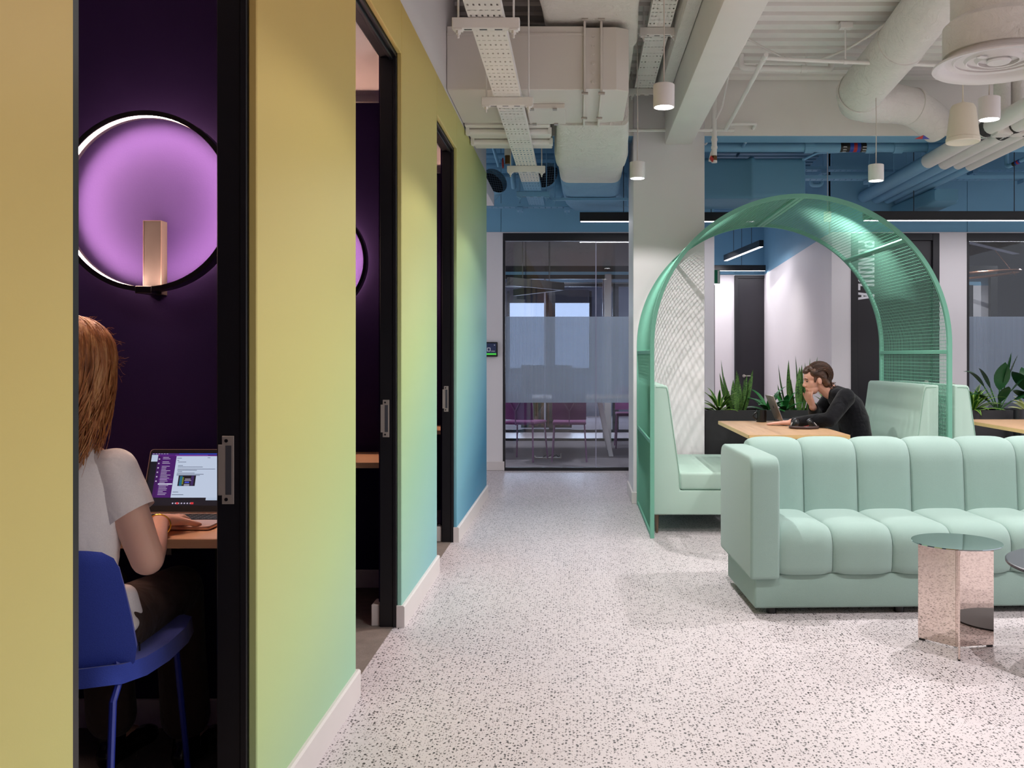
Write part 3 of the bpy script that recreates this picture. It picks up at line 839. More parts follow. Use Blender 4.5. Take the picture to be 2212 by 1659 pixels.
def blade(p0, d, L, W, bend, prof, mats, parent, name='leaf', fold=0.25, n=10, edge=0.0, twist=0.0):
    """one leaf: from p0 along d, drooping by bend; prof(t) gives width share; edge = share of margin in the second material"""
    p = Vector(p0); d = Vector(d).normalized(); h = Vector((d.x, d.y, 0))
    h = h.normalized() if h.length > 1e-3 else Vector((1, 0, 0))
    side = Vector((-h.y, h.x, 0)); side = (Quaternion(d, twist) @ side)
    vs = []; ms = []; step = L / n; cols = (-1, -1 + edge, 0, 1 - edge, 1) if edge else (-1, 0, 1)
    for i in range(n + 1):
        t = i / n; wd = W * prof(t) / 2; up = side.cross(d).normalized()
        for c in cols: vs.append(p + side * wd * c + up * (abs(c) * wd * fold))
        p = p + d * step
        d = (d + (h * 0.6 - Vector((0, 0, 1))) * bend * step / L * (0.4 + 1.5 * t)).normalized()
    k = len(cols); fs = []; mi = []
    for i in range(n):
        for j in range(k - 1):
            fs.append((i * k + j, i * k + j + 1, (i + 1) * k + j + 1, (i + 1) * k + j))
            mi.append(1 if (edge and j in (0, k - 2)) else 0)
    m = MB(); m.v = vs; m.f = fs; m.mi = mi
    return m.build(name, mats, parent, smooth=True, angle=60, recalc=False)
sword = lambda t: (0.62 + 0.38 * min(1, t * 3)) * (1 - max(0, (t - 0.45) / 0.55) ** 1.6) + 0.01
strap = lambda t: (0.45 + 0.55 * min(1, t * 2.5)) * (1 - max(0, (t - 0.4) / 0.6) ** 1.5) + 0.01
oval = lambda t: max(0.02, math.sin(PI * min(1, t * 0.98 + 0.02)) ** 0.75)
def snake_plant(label, x, y, spec):
    t = thing('snake_plant', label, 'plant', (x, y, 0.755))
    for dx, dy, L, lean, az, W in spec:
        a = math.radians(az); d = Vector((math.sin(lean) * math.cos(a), math.sin(lean) * math.sin(a), math.cos(lean)))
        blade((x + dx, y + dy, 0.755), d, L, W, -0.12, sword, [SNAKE], t, fold=0.3, twist=random.uniform(-0.9, 0.9))
def rosette(name, label, x, y, n, L, W, mats, edge, bend, z=0.755, prof=strap, stem=0.03, lo=0.25, hi=1.25):
    t = thing(name, label, 'plant', (x, y, z))
    m = MB(); m.tube([(x, y, z), (x, y, z + stem + 0.03)], 0.012, 8); m.build('stem', STEMM, t)
    for i in range(n):
        az = i * 2.399 + random.uniform(-0.2, 0.2); lean = lo + (hi - lo) * (i + 0.5) / n
        d = Vector((math.sin(lean) * math.cos(az), math.sin(lean) * math.sin(az), math.cos(lean)))
        blade((x, y, z + stem * (1 - i / n)), d, L * random.uniform(0.75, 1.1), W * random.uniform(0.85, 1.1), bend, prof, mats, t, edge=edge, fold=0.35)
rosette('dracaena', 'small lime striped plant left of the taller spotted plant, near the column', 1.235, 8.1, 20, 0.27, 0.038, [DRAC, DRACE], 0.3, 0.9)
snake_plant('spotted sword leaved plant left of the laptop, before the far black door', 1.385, 8.1,
    [(-.05, 0, .36, .30, 180, .045), (-.04, .02, .47, .22, 170, .05), (-.02, -.03, .33, .32, 185, .04), (-.015, 0, .29, .12, 100, .055), (0, .01, .37, .05, 40, .055), (.02, 0, .27, .1, 300, .05),
     (.03, 0, .34, .24, 10, .05), (.05, .01, .39, .30, 5, .058), (.0, -.05, .26, .1, 250, .05), (-.03, -.04, .2, .28, 200, .04), (.06, -.03, .24, .3, 0, .045), (.01, .05, .34, .1, 30, .045), (.045, .04, .3, .16, 20, .05)])
rosette('leafy_plant', 'low plant with broad green leaves just left of the laptop lid', 1.66, 8.08, 12, 0.27, 0.062, [LUSH], 0, 1.0, prof=oval, lo=0.3)
snake_plant('tall spotted sword leaved plant behind the man and his laptop', 1.915, 8.1,
    [(-.08, 0, .43, .22, 180, .045), (-.05, .02, .46, .06, 180, .045), (-.02, -.02, .30, .16, 190, .05), (0, 0, .50, .0, 0, .062), (0.02, -.03, .40, .03, 100, .075), (.05, 0, .44, .08, 0, .05),
     (.06, .02, .48, .16, 0, .045), (.08, 0, .50, .24, 0, .04), (-.09, 0, .26, .34, 180, .035), (.03, .03, .42, .1, 30, .045), (-.04, -.04, .26, .2, 200, .045), (.07, -.03, .32, .18, 350, .05)])
rosette('leafy_plant', 'low plant with glossy leaves between the laptop and the man', 1.80, 8.05, 10, 0.25, 0.06, [LUSH], 0, 0.9, prof=oval, lo=0.2)
rosette('dracaena', 'small lime striped plant seen under the man\'s chin', 2.20, 8.12, 16, 0.25, 0.034, [DRAC, DRACE], 0.3, 0.8)
rosette('dracaena', 'bushy lime striped plant in the right planter behind the bench', 3.45, 8.08, 30, 0.33, 0.04, [DRAC, DRACE], 0.33, 1.15)
rosette('leafy_plant', 'small cream leaved plant at the right edge of the photo', 3.90, 8.02, 14, 0.2, 0.06, [CREAM], 0, 1.0, prof=oval, lo=0.35)
def lily(label, x, y, spec):
    t = thing('broad_leaved_plant', label, 'plant', (x, y, 0.755))
    for az, lean, stalk, L, W, bend in spec:
        a = math.radians(az); d = Vector((math.sin(lean) * math.cos(a), math.sin(lean) * math.sin(a), math.cos(lean)))
        p = Vector((x, y, 0.755)); q = p + d * stalk
        m = MB(); m.tube([p, p.lerp(q, 0.5) + Vector((0, 0, 0.01)), q], 0.006, 6); m.build('stalk', STEMM, t)
        blade(q, d + Vector((0.0, -0.15, 0)), L, W, bend, oval, [GLOSSY], t, fold=0.25, twist=random.uniform(-0.4, 0.4))
lily('tall dark broad leaved plant behind the striped plant on the right', 3.68, 8.1,
     [(180, .5, .26, .28, .10, 1.3), (175, .3, .22, .24, .10, .9), (0, .14, .24, .30, .13, .2), (-60, .05, .2, .26, .14, .5), (20, .3, .26, .28, .09, .3), (200, .85, .16, .26, .09, 1.2),
      (340, .8, .15, .26, .12, .9), (270, .35, .10, .22, .12, .9), (10, .55, .2, .26, .11, .7), (150, .6, .08, .22, .10, .8)])
lily('green broad leaved plant at the right edge, above the cream leaved plant', 4.02, 8.12,
     [(180, .4, .20, .26, .13, .9), (200, .7, .14, .24, .12, 1.0), (0, .3, .25, .26, .12, .5), (240, .2, .24, .24, .13, .7), (100, .4, .2, .24, .12, .6)])

# ================================================================ things on the arch table
TZ = 0.73
mug = thing('coffee_mug', 'black mug behind the laptop on the arch table', 'mug', (1.447, 7.30, TZ))
m = MB(); m.lathe((1.447, 7.30, TZ), [(0.036, 0), (0.041, 0.004), (0.042, 0.095), (0.039, 0.095), (0.038, 0.01), (0.0, 0.01)], 28)
MUGM = plain('mug_black', (16, 16, 18), 0.25)
m.build('cup', MUGM, mug, smooth=True, angle=50)
m = MB(); m.tube([(1.447 - 0.04 - 0.026 * math.sin(PI * k / 10), 7.30 - 0.012, TZ + 0.02 + 0.058 * k / 10) for k in range(11)], 0.006, 8); m.build('handle', MUGM, mug, smooth=True)
SILV = plain('laptop_silver', (172, 164, 158), 0.35, 0.85, var=0.02)
SPACE = plain('laptop_warm_grey', (160, 148, 140), 0.4, 0.7, var=0.02)
KEYM = plain('laptop_keys', (20, 20, 22), 0.5)
# the man's laptop: hinge runs along y, screen faces +x
lp = thing('laptop', 'open grey laptop with its lid back to us on the arch table', 'laptop', (1.60, 7.33, TZ))
m = MB(); m.box(1.595, 1.815, 7.18, 7.485, TZ + 0.001, TZ + 0.014); m.build('keyboard_base', SILV, lp, bevel=(0.004, 2))
m = MB(); m.box(1.625, 1.72, 7.20, 7.465, TZ + 0.0142, TZ + 0.0152); m.build('keyboard', KEYM, lp)
h = Vector((1.592, 7.3325, TZ + 0.016)); u = Vector((-0.36, 0, 0.933)); nrm = Vector((0.933, 0, 0.36))
m = MB(); m.obox(h + u * 0.103, u * 0.103, Vector((0, 0.1525, 0)), nrm * 0.0035); lid = m.build('lid', SPACE, lp, bevel=(0.003, 2))
m = MB(); m.obox(h + u * 0.103 + nrm * 0.0042, u * 0.096, Vector((0, 0.146, 0)), nrm * 0.0004); m.build('screen', emis('screen_glow', (190, 205, 240), 0.6), lid)
m = MB(); m.lathe((0, 0, 0), [(0.0, 0), (0.012, 0), (0.012, 0.0006)], 20)
dq = nrm.to_track_quat('Z', 'Y').to_matrix(); c_ = h + u * 0.11 - nrm * 0.0042
m.v = [c_ + dq @ Vector((p.x, p.y * 1.2, p.z)) for p in m.v]; m.build('emblem', plain('emblem_dark', (60, 56, 54), 0.2, 0.6), lid)
# headset
hp = thing('headset', 'black over ear headset lying on the front of the arch table', 'headset', (1.62, 6.63, TZ))
HB = plain('headset_black', (20, 19, 22), 0.35)
BRN = plain('headset_band_brown', (58, 36, 34), 0.5)
m = MB(); pts = [(1.62 - 0.085 * math.cos(a) * 1.0, 6.60 - 0.085 * math.sin(a), TZ + 0.012) for a in [PI * k / 18 - 0.25 for k in range(20)]]
pts = [(1.62 + 0.098 * math.cos(a), 6.63 - 0.075 * math.sin(a), TZ + 0.011) for a in [PI * (1.12 - 1.24 * k / 20) for k in range(21)]]
m.tube(pts, 0.0105, 8); m.build('headband', BRN, hp, smooth=True)
for sx in (-1, 1):
    cx_ = 1.62 + sx * 0.058 ; cy_ = 6.66
    m = MB(); m.lathe((0, 0, 0), [(0.0, -0.018), (0.03, -0.018), (0.035, -0.008), (0.033, 0.012), (0.018, 0.02), (0.0, 0.02)], 24)
    R_ = Vector((sx * 0.8, -0.25, 0.45)).to_track_quat('Z', 'Y').to_matrix()
    m.v = [Vector((cx_, cy_, TZ + 0.037)) + R_ @ p for p in m.v]; cup = m.build('ear_cup', HB, hp, smooth=True, angle=50)
    m = MB(); m.tube([(cx_ + sx * 0.02, cy_ - 0.005, TZ + 0.04), (cx_ + sx * 0.036, cy_ - 0.02, TZ + 0.02)], 0.005, 8); m.build('hinge', SILV, cup)
m = MB(); m.tube([(1.70, 6.63, TZ + 0.02), (1.712, 6.60, TZ + 0.012), (1.715, 6.585, TZ + 0.012)], 0.005, 8); m.build('microphone_boom', HB, hp)
m = MB(); m.tube([(1.60, 6.67, TZ + 0.006), (1.64, 6.69, TZ + 0.01), (1.67, 6.665, TZ + 0.02)], 0.0025, 6); m.build('red_lead', REDP, hp)

# ================================================================ pendants
CABLE = plain('pendant_cable', (206, 196, 188), 0.6)
LAMPB = plain('pendant_white', (226, 221, 220), 0.45, var=0.01)
def pendant(label, x, y, z=2.53, r=0.055, h=0.118, lit=True):
    t = thing('pendant_light', label, 'pendant light', (x, y, z), 'white cylinder pendants')
    m = MB(); m.lathe((x, y, z), [(r - 0.006, 0.006), (r - 0.005, 0.0), (r - 0.001, 0.0), (r, 0.002), (r, h - 0.003), (r - 0.003, h), (0.0, h)], 36)
    m.build('shade', LAMPB, t, smooth=True, angle=40)
    m = MB(); m.lathe((x, y, z), [(0.0, 0.0055), (r - 0.0062, 0.0055)], 36); m.build('diffuser', LAMP, t)
    m = MB(); m.cyl((x, y, z + h), (x, y, z + h + 0.012), 0.006, 10); m.build('cord_grip', LAMPB, t)
    m = MB(); m.tube([(x, y, z + h + 0.01), (x + 0.002, y, z + h + 0.3), (x - 0.002, y, z + h + 0.6), (x, y, 3.57)], 0.0035, 6); m.build('cable', CABLE, t)
    downlight(x, y, z - 0.004)
    return t
pendant('white cylinder pendant hanging beside the big white beam, higher of the left pair', 0.444, 4.77)
pendant('white cylinder pendant just left of the column top', 0.431, 6.68)
pendant('white cylinder pendant above the green arch, right of the column', 2.165, 6.72, 2.52)
pendant('white cylinder pendant beside the cream speaker at upper right', 2.178, 4.9, 2.50)
# small cream sensor pendant seen through the arch
t = thing('hanging_sensor', 'small cream cylinder hanging on a thin cable, seen through the arch mesh', 'sensor', (2.32, 8.6, 2.50))
CREAMP = plain('cream_plastic', (214, 204, 176), 0.5, var=0.02)
m = MB(); m.lathe((2.32, 8.6, 2.50), [(0.0, 0), (0.033, 0), (0.035, 0.004), (0.035, 0.086), (0.03, 0.09), (0.0, 0.09)], 24); m.build('case', CREAMP, t, smooth=True, angle=40)
m = MB(); m.cyl((2.32, 8.6, 2.59), (2.32, 8.6, 3.6), 0.003, 6); m.build('cable', CABLE, t)

def linear(name, label, p, q, hgt=0.09, wid=0.06, lit=STRIP, drop=3.57, cables=2, power=0):
    """black bar light from p to q (points on the middle of its underside)"""
    p, q = Vector(p), Vector(q); t = thing(name, label, 'linear light', (p + q) / 2)
    d = (q - p); L = d.length; d.normalize(); s = Vector((-d.y, d.x, 0)).normalized(); up = Vector((0, 0, 1)); c = (p + q) / 2
    m = MB(); m.obox(c + up * (hgt / 2 + 0.001), d * L / 2, s * wid / 2, up * hgt / 2); m.build('housing', BLACKM, t, bevel=(0.002, 1))
    m = MB(); m.obox(c, d * (L / 2 - 0.01), s * (wid / 2 - 0.006), up * 0.002); m.build('diffuser', lit, t)
    for k in range(cables):
        a = p.lerp(q, (k + 0.5) / cables) + up * hgt
        m = MB(); m.cyl(a, (a.x, a.y, drop), 0.004, 6); m.build('cable', GREYD, t)
    if power:
        a = area(c.x, c.y, c.z - 0.006, L, wid * 0.8, power, (0.97, 0.95, 1.0), (0, 0, math.atan2(d.y, d.x)))
    return t
linear('linear_light', 'black linear light left of and behind the column', (0.02, 9.3, 2.60), (1.78, 9.3, 2.60), power=9)
linear('linear_light', 'long black linear light behind the right side of the arch', (2.87, 9.3, 2.61), (5.9, 9.3, 2.61), cables=3, power=13)
linear('linear_light', 'slanting black linear light framed by the arch, in the alcove', (2.52, 12.7, 2.75), (2.33, 14.6, 2.75), power=10)
linear('linear_light', 'black linear light across the end of the alcove above the far door', (1.5, 15.0, 2.63), (3.04, 15.0, 2.63), power=9)
DIM = emis('dim_strip', (190, 190, 220), 0.14)  # faint glow put into the unlit diffusers to turn their undersides grey
linear('linear_light', 'dark unlit bar of the zigzag light behind the left glass, upper one', at(1098, 616, 11.6), at(1216, 627, 12.3), 0.10, 0.06, DIM, 3.045)
linear('linear_light', 'dark unlit bar of the zigzag light behind the left glass, lower one', at(1112, 639, 13.3), at(1212, 627, 12.45), 0.09, 0.06, DIM, 3.045)
linear('linear_light', 'dark unlit bar light behind the right glass', at(2086, 522, 10.9), at(2196, 549, 11.8), 0.14, 0.1, DIM, 3.14)
t = thing('ring_pendant', 'large thin copper ring light behind the right glass', 'pendant light', (5.2, 12.4, 2.32))
m = MB(); m.tube([(5.2 + 0.66 * math.cos(2 * PI * k / 64), 12.4 + 0.66 * math.sin(2 * PI * k / 64), 2.32 + 0.05 * math.cos(2 * PI * k / 64)) for k in range(65)], 0.018, 8, caps=False)
m.build('ring', plain('copper_ring', (200, 140, 110), 0.3, 0.8), t)
for k in range(3):
    a = 2 * PI * k / 3; m = MB(); m.cyl((5.2 + 0.66 * math.cos(a), 12.4 + 0.66 * math.sin(a), 2.33), (5.2, 12.4, 3.15), 0.004, 6); m.build('suspension_wire', COPPER, t)

# ================================================================ perforated cable trays on trapeze hangers
def cable_tray(label, x0, x1, z, y0, y1, hangers, slots=True, bar=0.31, rows=6, ceil=3.57):
    t = thing('cable_tray', label, 'cable tray', ((x0 + x1) / 2, (y0 + y1) / 2, z))
    m = MB(); pitch = 0.132; w_ = (x1 - x0) / rows
    y = y0; k = 0
    while y < y1 - 1e-6:
        for i in range(rows):
            xa = x0 + i * w_; xb = xa + w_; ya = y; yb = y + pitch / 2 * 2
            hx, hy = (0.0042, 0.0105) if k % 2 == 0 else (0.0075, 0.0035)
            if slots == 'mid' and i in (2, 3) and k % 2 == 0: hx, hy = 0.0025, 0.002
            cx_, cy_ = (xa + xb) / 2, y + pitch / 4
            yb = y + pitch / 2
            o = [(xa, ya, z), (xb, ya, z), (xb, yb, z), (xa, yb, z)]; q = [(cx_ - hx, cy_ - hy, z), (cx_ + hx, cy_ - hy, z), (cx_ + hx, cy_ + hy, z), (cx_ - hx, cy_ + hy, z)]
            m.add(o + q, [(0, 1, 5, 4), (1, 2, 6, 5), (2, 3, 7, 6), (3, 0, 4, 7)])
        y += pitch / 2; k += 1
    m.build('tray_bed', PERF, t, recalc=False)
    for xa, xb in ((x0 - 0.0015, x0), (x1, x1 + 0.0015)):
        MB().box(xa, xb, y0, y1, z, z + 0.045).build('side_rail', PERF, t)
    xc = (x0 + x1) / 2
    for yh in hangers:
        m = MB(); m.box(xc - bar / 2, xc + bar / 2, yh - 0.02, yh + 0.021, z - 0.052, z - 0.0015)
        b = m.build('trapeze_bar', SERV, t, bevel=(0.003, 1))
        m = MB()
        for k in range(3): m.box(xc - 0.1 + k * 0.07, xc - 0.065 + k * 0.07, yh - 0.006, yh + 0.006, z - 0.0528, z - 0.0521)
        m.build('bar_slot', BLACKM, b)
        for sx in (-1, 1):
            xr = xc + sx * (bar / 2 - 0.028)
            m = MB(); m.cyl((xr, yh, z - 0.09), (xr, yh, ceil), 0.005, 8); m.build('threaded_rod', SERV, t)
            m = MB(); m.cyl((xr, yh, z - 0.072), (xr, yh, z - 0.052), 0.012, 6); m.obox((xr, yh, z - 0.055), (0.02, 0, 0), (0, 0.02, 0), (0, 0, 0.003)); m.build('nut', SERV, t)
    return t
cable_tray('perforated cable tray running beside the booth wall, blue at its far end', -0.50, -0.342, 2.80, 2.6, 9.5, [4.25, 5.55, 7.55, 8.72])
cable_tray('perforated cable tray between the ducts and the big white beam', 0.463, 0.614, 3.43, 3.4, 7.7, [4.7, 6.15, 7.55], 'mid', 0.255)
# cross trays in the blue zone
def cross_tray(label, x0, x1, y, z, drops):
    t = thing('cable_tray', label, 'cable tray', ((x0 + x1) / 2, y, z))
    m = MB(); n = int((x1 - x0) / 0.06)
    for i in range(n):
        xa = x0 + (x1 - x0) * i / n; xb = x0 + (x1 - x0) * (i + 1) / n
        o = [(xa, y, z), (xb, y, z), (xb, y + 0.12, z), (xa, y + 0.12, z)]
        cx_ = (xa + xb) / 2; q = [(cx_ - 0.004, y + 0.03, z), (cx_ + 0.004, y + 0.03, z), (cx_ + 0.004, y + 0.09, z), (cx_ - 0.004, y + 0.09, z)]
        m.add(o + q, [(0, 1, 5, 4), (1, 2, 6, 5), (2, 3, 7, 6), (3, 0, 4, 7)])
    m.build('tray_bed', PERF, t, recalc=False)
    MB().box(x0, x1, y - 0.002, y, z, z + 0.035).build('side_rail', BLUE, t)
    MB().box(x0, x1, y + 0.12, y + 0.122, z, z + 0.035).build('side_rail', BLUE, t)
    for x in drops:
        m = MB(); m.box(x - 0.03, x + 0.03, y - 0.01, y + 0.13, z - 0.04, z - 0.002); m.build('bracket', SERV, t, bevel=(0.003, 1))
        m = MB(); m.cyl((x, y + 0.03, z - 0.075), (x, y + 0.03, 3.6), 0.006, 8); m.build('threaded_rod', SERV, t)
    return t
cross_tray('light blue cable tray across the far left end of the ceiling, above the glass front', -0.98, -0.06, 9.55, 2.79, [-0.60, -0.11])
cross_tray('light blue cable tray across the blue zone right of the arch', 2.25, 6.2, 9.5, 3.07, [3.0, 4.6])
cross_tray('blue cable tray higher up, behind the big blue pipe', 2.1, 6.2, 9.78, 3.22, [2.6, 4.2])

# ================================================================ ducts
def loft(name, secs, mat, parent, bulge=0.0):
    """secs: (y, x0, x1, z0, z1, r) rounded rectangles along y"""
    vs = []; fs = []; N = None
    for (y, x0, x1, z0, z1, r) in secs:
        loop = rounded_path([(x0, z0), (x1, z0), (x1, z1), (x0, z1)], r, 5); N = len(loop)
        vs += [(p.x, y, p.y) for p in loop]
    for i in range(len(secs) - 1):
        for k in range(N):
            a, b = i * N + k, i * N + (k + 1) % N
            fs.append((a, b, b + N, a + N))
    fs += [tuple(range(N)), tuple(range(len(vs) - 1, len(vs) - N - 1, -1))]
    return MB().add(vs, fs).build(name, mat, parent, smooth=True, angle=50)
du = thing('rectangular_duct', 'wide grey white rectangular duct crossing above the left tray, with bolted flange and hatch', 'duct', (-0.25, 6.15, 2.9))
DUCT = plain('duct_grey_white', (222, 215, 208), 0.55, var=0.03, nscale=2)
MB().box(-0.812, 0.036, 5.74, 6.56, 2.9, 3.296).build('duct_body', DUCT, du, bevel=(0.004, 1))
MB().box(-0.81, 0.036, 5.733, 5.741, 3.235, 3.25).build('stiffening_rib', DUCT, du)
MB().box(0.05, 0.139, 5.748, 6.55, 2.908, 3.288).build('flexible_joint', DUCT, du)
for x in (0.036, 0.139):
    MB().box(x, x + 0.014, 5.715, 6.58, 2.875, 3.32).build('flange', DUCT, du, bevel=(0.002, 1))
    for z in (2.868, 3.325):
        m = MB(); m.cyl((x - 0.012, 5.705, z), (x + 0.028, 5.705, z), 0.009, 8); m.build('flange_clamp', CHROME, du)
    m = MB(); m.cyl((x - 0.012, 6.3, 2.868), (x + 0.028, 6.3, 2.868), 0.008, 8); m.build('flange_clamp', CHROME, du)
for k in range(6):
    z = 2.95 + k * 0.057; m = MB(); m.lathe((0, 0, 0), [(0.0, 0.012), (0.008, 0.012), (0.0095, 0.0)], 14)
    m.v = [Vector((0.095 + p.x, 5.748 - p.z, z + p.y)) for p in m.v]; m.build('rivet', DUCT, du)
m = MB(); m.prism([(0.153, 5.74), (0.24, 5.74), (0.318, 5.78), (0.318, 6.50), (0.153, 6.56)], 'z', 2.9, 3.29); m.build('duct_end', DUCT, du, bevel=(0.003, 1))
h = MB().box(-0.335, -0.085, 6.05, 6.46, 2.868, 2.9).build('access_hatch', DUCT, du, bevel=(0.003, 1))
for x in (-0.30, -0.15):
    for y in (6.04, 6.43):
        m = MB(); m.box(x - 0.014, x + 0.014, y, y + 0.04, 2.860, 2.868); m.build('hatch_clip', CHROME, h)
fc = thing('fan_coil_plenum', 'white plenum box with two slot rails under the ceiling, behind the left cable tray', 'plenum', (-0.45, 6.95, 2.86))
MB().box(-0.805, -0.20, 6.575, 7.30, 2.885, 3.25).build('plenum_case', GREYW, fc, bevel=(0.006, 1))
for y in (6.66, 6.98):
    m = MB(); m.tube([(-0.79, y, 2.862), (-0.20, y, 2.862)], 0.022, 10); m.box(-0.79, -0.20, y + 0.03, y + 0.036, 2.85, 2.885); r_ = m.build('slot_rail', SERV, fc)
    for x in (-0.79, -0.20):
        m = MB(); m.box(x - 0.012, x + 0.012, y - 0.03, y + 0.03, 2.84, 2.887); m.build('end_bracket', SERV, r_)
ins = thing('insulated_duct', 'wrapped insulated duct running to the far wall beside the column, half white half blue', 'duct', (0.11, 8.1, 2.8))
loft('wrapped_body', [(6.565, -0.15, 0.36, 2.885, 3.26, .05), (6.9, -0.16, 0.38, 2.84, 3.25, .06), (7.3, -0.17, 0.39, 2.81, 3.22, .07), (7.36, -0.185, 0.40, 2.80, 3.22, .07), (7.6, -0.18, 0.395, 2.785, 3.2, .08), (7.64, -0.165, 0.385, 2.79, 3.2, .08),
                      (8.3, -0.16, 0.39, 2.79, 3.18, .09), (8.9, -0.15, 0.40, 2.775, 3.16, .09), (9.4, -0.13, 0.46, 2.765, 3.14, .09), (9.7, -0.08, 0.7, 2.77, 3.12, .09), (9.78, 0.0, 0.7, 2.8, 3.1, .08)], INSUL, ins)
MB().box(-0.24, 0.50, 8.88, 8.92, 2.745, 2.768).build('support_bar', SERV, ins)
for x in (-0.22, 0.48):
    m = MB(); m.cyl((x, 8.9, 2.69), (x, 8.9, 3.6), 0.006, 8); m.build('threaded_rod', SERV, ins)
up = thing('insulated_duct', 'big wrapped duct at the top of the photo above the bolted flange duct', 'duct', (0.1, 6.0, 3.32))
loft('wrapped_body', [(4.6, -0.24, 0.36, 3.36, 3.75, .05), (5.4, -0.24, 0.37, 3.34, 3.75, .06), (5.62, -0.22, 0.37, 3.33, 3.74, .05), (6.2, -0.2, 0.40, 3.33, 3.72, .05), (6.3, -0.2, 0.385, 3.33, 3.7, .06), (7.4, -0.1, 0.40, 3.33, 3.7, .06)], INSUL, up)
def sticker(c, n, u, s, parent):
    """little red and blue half triangle direction marker"""
    c, n, u = Vector(c), Vector(n).normalized(), Vector(u).normalized(); v = n.cross(u)
    for name, mt, a in (('marker_red', REDP, 0), ('marker_blue', plain('marker_blue', (52, 60, 150), 0.5), 1)):
        m = MB(); p = [c - u * s + n * .002, c + u * s + n * .002, c + v * s * 0.55 + n * .002] if False else None
        sg = -1 if a == 0 else 1
        pts = [c, c + u * sg * s, c + v * s * 0.55]
        m.add([q + n * 0.001 for q in pts] + [q + n * 0.003 for q in pts], [(0, 1, 2), (3, 5, 4), (0, 3, 4, 1), (1, 4, 5, 2), (2, 5, 3, 0)]); m.build(name, mt, parent)
sticker((0.05, 5.36, 3.338), (0, 0, -1), (1, 0, 0), 0.07, up)

bl_ = thing('insulated_duct', 'blue painted wrapped duct right of the column above the arch', 'duct', (1.65, 8.9, 2.71))
loop = rounded_path([(8.58, 2.71), (9.24, 2.71), (9.24, 3.09), (8.58, 3.09)], 0.05, 5)
BINS = plain('blue_insulation', (92, 142, 168), 0.6, var=0.05, nscale=4, bump=0.5, bscale=16)
vs = []; N = len(loop); xsx = [1.10, 1.58, 1.60, 1.63, 1.65, 2.10, 2.115]
for i, x in enumerate(xsx):
    k = 1.06 if i in (2, 3) else (0.94 if i == 6 else 1.0)
    vs += [(x, 8.95 + (p.x - 8.95) * k, 2.90 + (p.y - 2.90) * k) for p in loop]
fs = [(i * N + k, i * N + (k + 1) % N, (i + 1) * N + (k + 1) % N, (i + 1) * N + k) for i in range(len(xsx) - 1) for k in range(N)] + [tuple(range(N)), tuple(range(len(vs) - 1, len(vs) - N - 1, -1))]
MB().add(vs, fs).build('wrapped_body', BINS, bl_, smooth=True, angle=50)
st = thing('duct_stub', 'blue square duct stub at the far wall behind the row of pipes', 'duct', (3.5, 9.5, 2.75))
loft('stub_body', [(9.0, 3.47, 3.70, 2.76, 2.875, .03), (9.06, 3.45, 3.72, 2.74, 2.885, .03), (10.1, 3.42, 3.70, 2.73, 2.885, .02)], BINS, st)
# round spiral ducts with wire grilles
def grille_duct(label, c, ax, r, L):
    c = Vector(c); ax = Vector(ax).normalized(); t = thing('round_duct', label, 'duct', c)
    m = MB(); m.tube([c, c - ax * L * 0.5, c - ax * L], [r, r, r], 36, caps=False); m.tube([c - ax * L, c - ax * (L + 0.01)], [r, r], 36)
    for k in range(4): m.tube([c - ax * (0.05 + 0.08 * k), c - ax * (0.06 + 0.08 * k)], [r + 0.004] * 2, 36, caps=False)
    m.build('duct_shell', BLUE, t, smooth=True, angle=40)
    q = ax.to_track_quat('Z', 'Y').to_matrix()
    m = MB(); m.tube([c - ax * 0.08, c - ax * 0.082], [r * 0.98] * 2, 32); m.build('dark_inside', BLACKM, t)
    m = MB(); k = -r
    while k <= r:
        w_ = math.sqrt(max(0, r * r - k * k))
        if w_ > 0.01:
            m.tube([c + q @ Vector((k, -w_, 0)), c + q @ Vector((k, w_, 0))], 0.0018, 4); m.tube([c + q @ Vector((-w_, k, 0)), c + q @ Vector((w_, k, 0))], 0.0018, 4)
        k += 0.026
    m.build('wire_grille', plain('grille_grey', (120, 130, 140), 0.5), t)
grille_duct('blue round duct with a wire grille beside the end of the gradient wall', at(1070, 390, 9.3), (0.55, -0.75, 0.35), 0.135, 0.32)
grille_duct('blue round duct with a wire grille behind the left cable tray', at(1178, 378, 9.3), (-0.35, -0.85, 0.25), 0.135, 0.30)

# large round insulated duct with elbows
rd = thing('insulated_round_duct', 'fat white wrapped round duct that bends twice below the ribbed ceiling on the right', 'duct', (2.4, 6.6, 3.2))
P = [at(2085, -110, 5.2), at(2010, 10, 5.6), at(1945, 95, 6.05), at(1880, 172, 6.5), at(1858, 200, 6.68), at(1856, 214, 6.82), at(1880, 221, 6.95), at(1935, 224, 7.05), at(1972, 232, 7.12), at(2000, 250, 7.2), at(2028, 274, 7.28)]
rr = [.162, .162, .162, .162, .160, .156, .152, .146, .142, .14, .138]
eye_ = Vector((0, 0, EYE)); P = [eye_ + (p - eye_) * 1.045 for p in P]; rr = [r_ * 1.045 for r_ in rr]
m = MB(); m.tube(P[:5] + P[4:], rr[:5] + rr[4:], 28); m.build('wrapped_body', INSUL, rd, smooth=True, angle=60)
for i, k in ((2, .1755), (4, .1755), (8, .154)):
    d = (P[i + 1] - P[i - 1]).normalized(); m = MB(); m.tube([P[i] - d * 0.03, P[i] - d * 0.027, P[i] + d * 0.027, P[i] + d * 0.03], [k - .008, k, k, k - .008], 28, caps=False); m.build('wrap_band', INSUL, rd, smooth=True)
sticker(at(1992, 300, 7.0), (-0.05, -0.75, -0.66), (1, 0.1, 0), 0.06, rd)
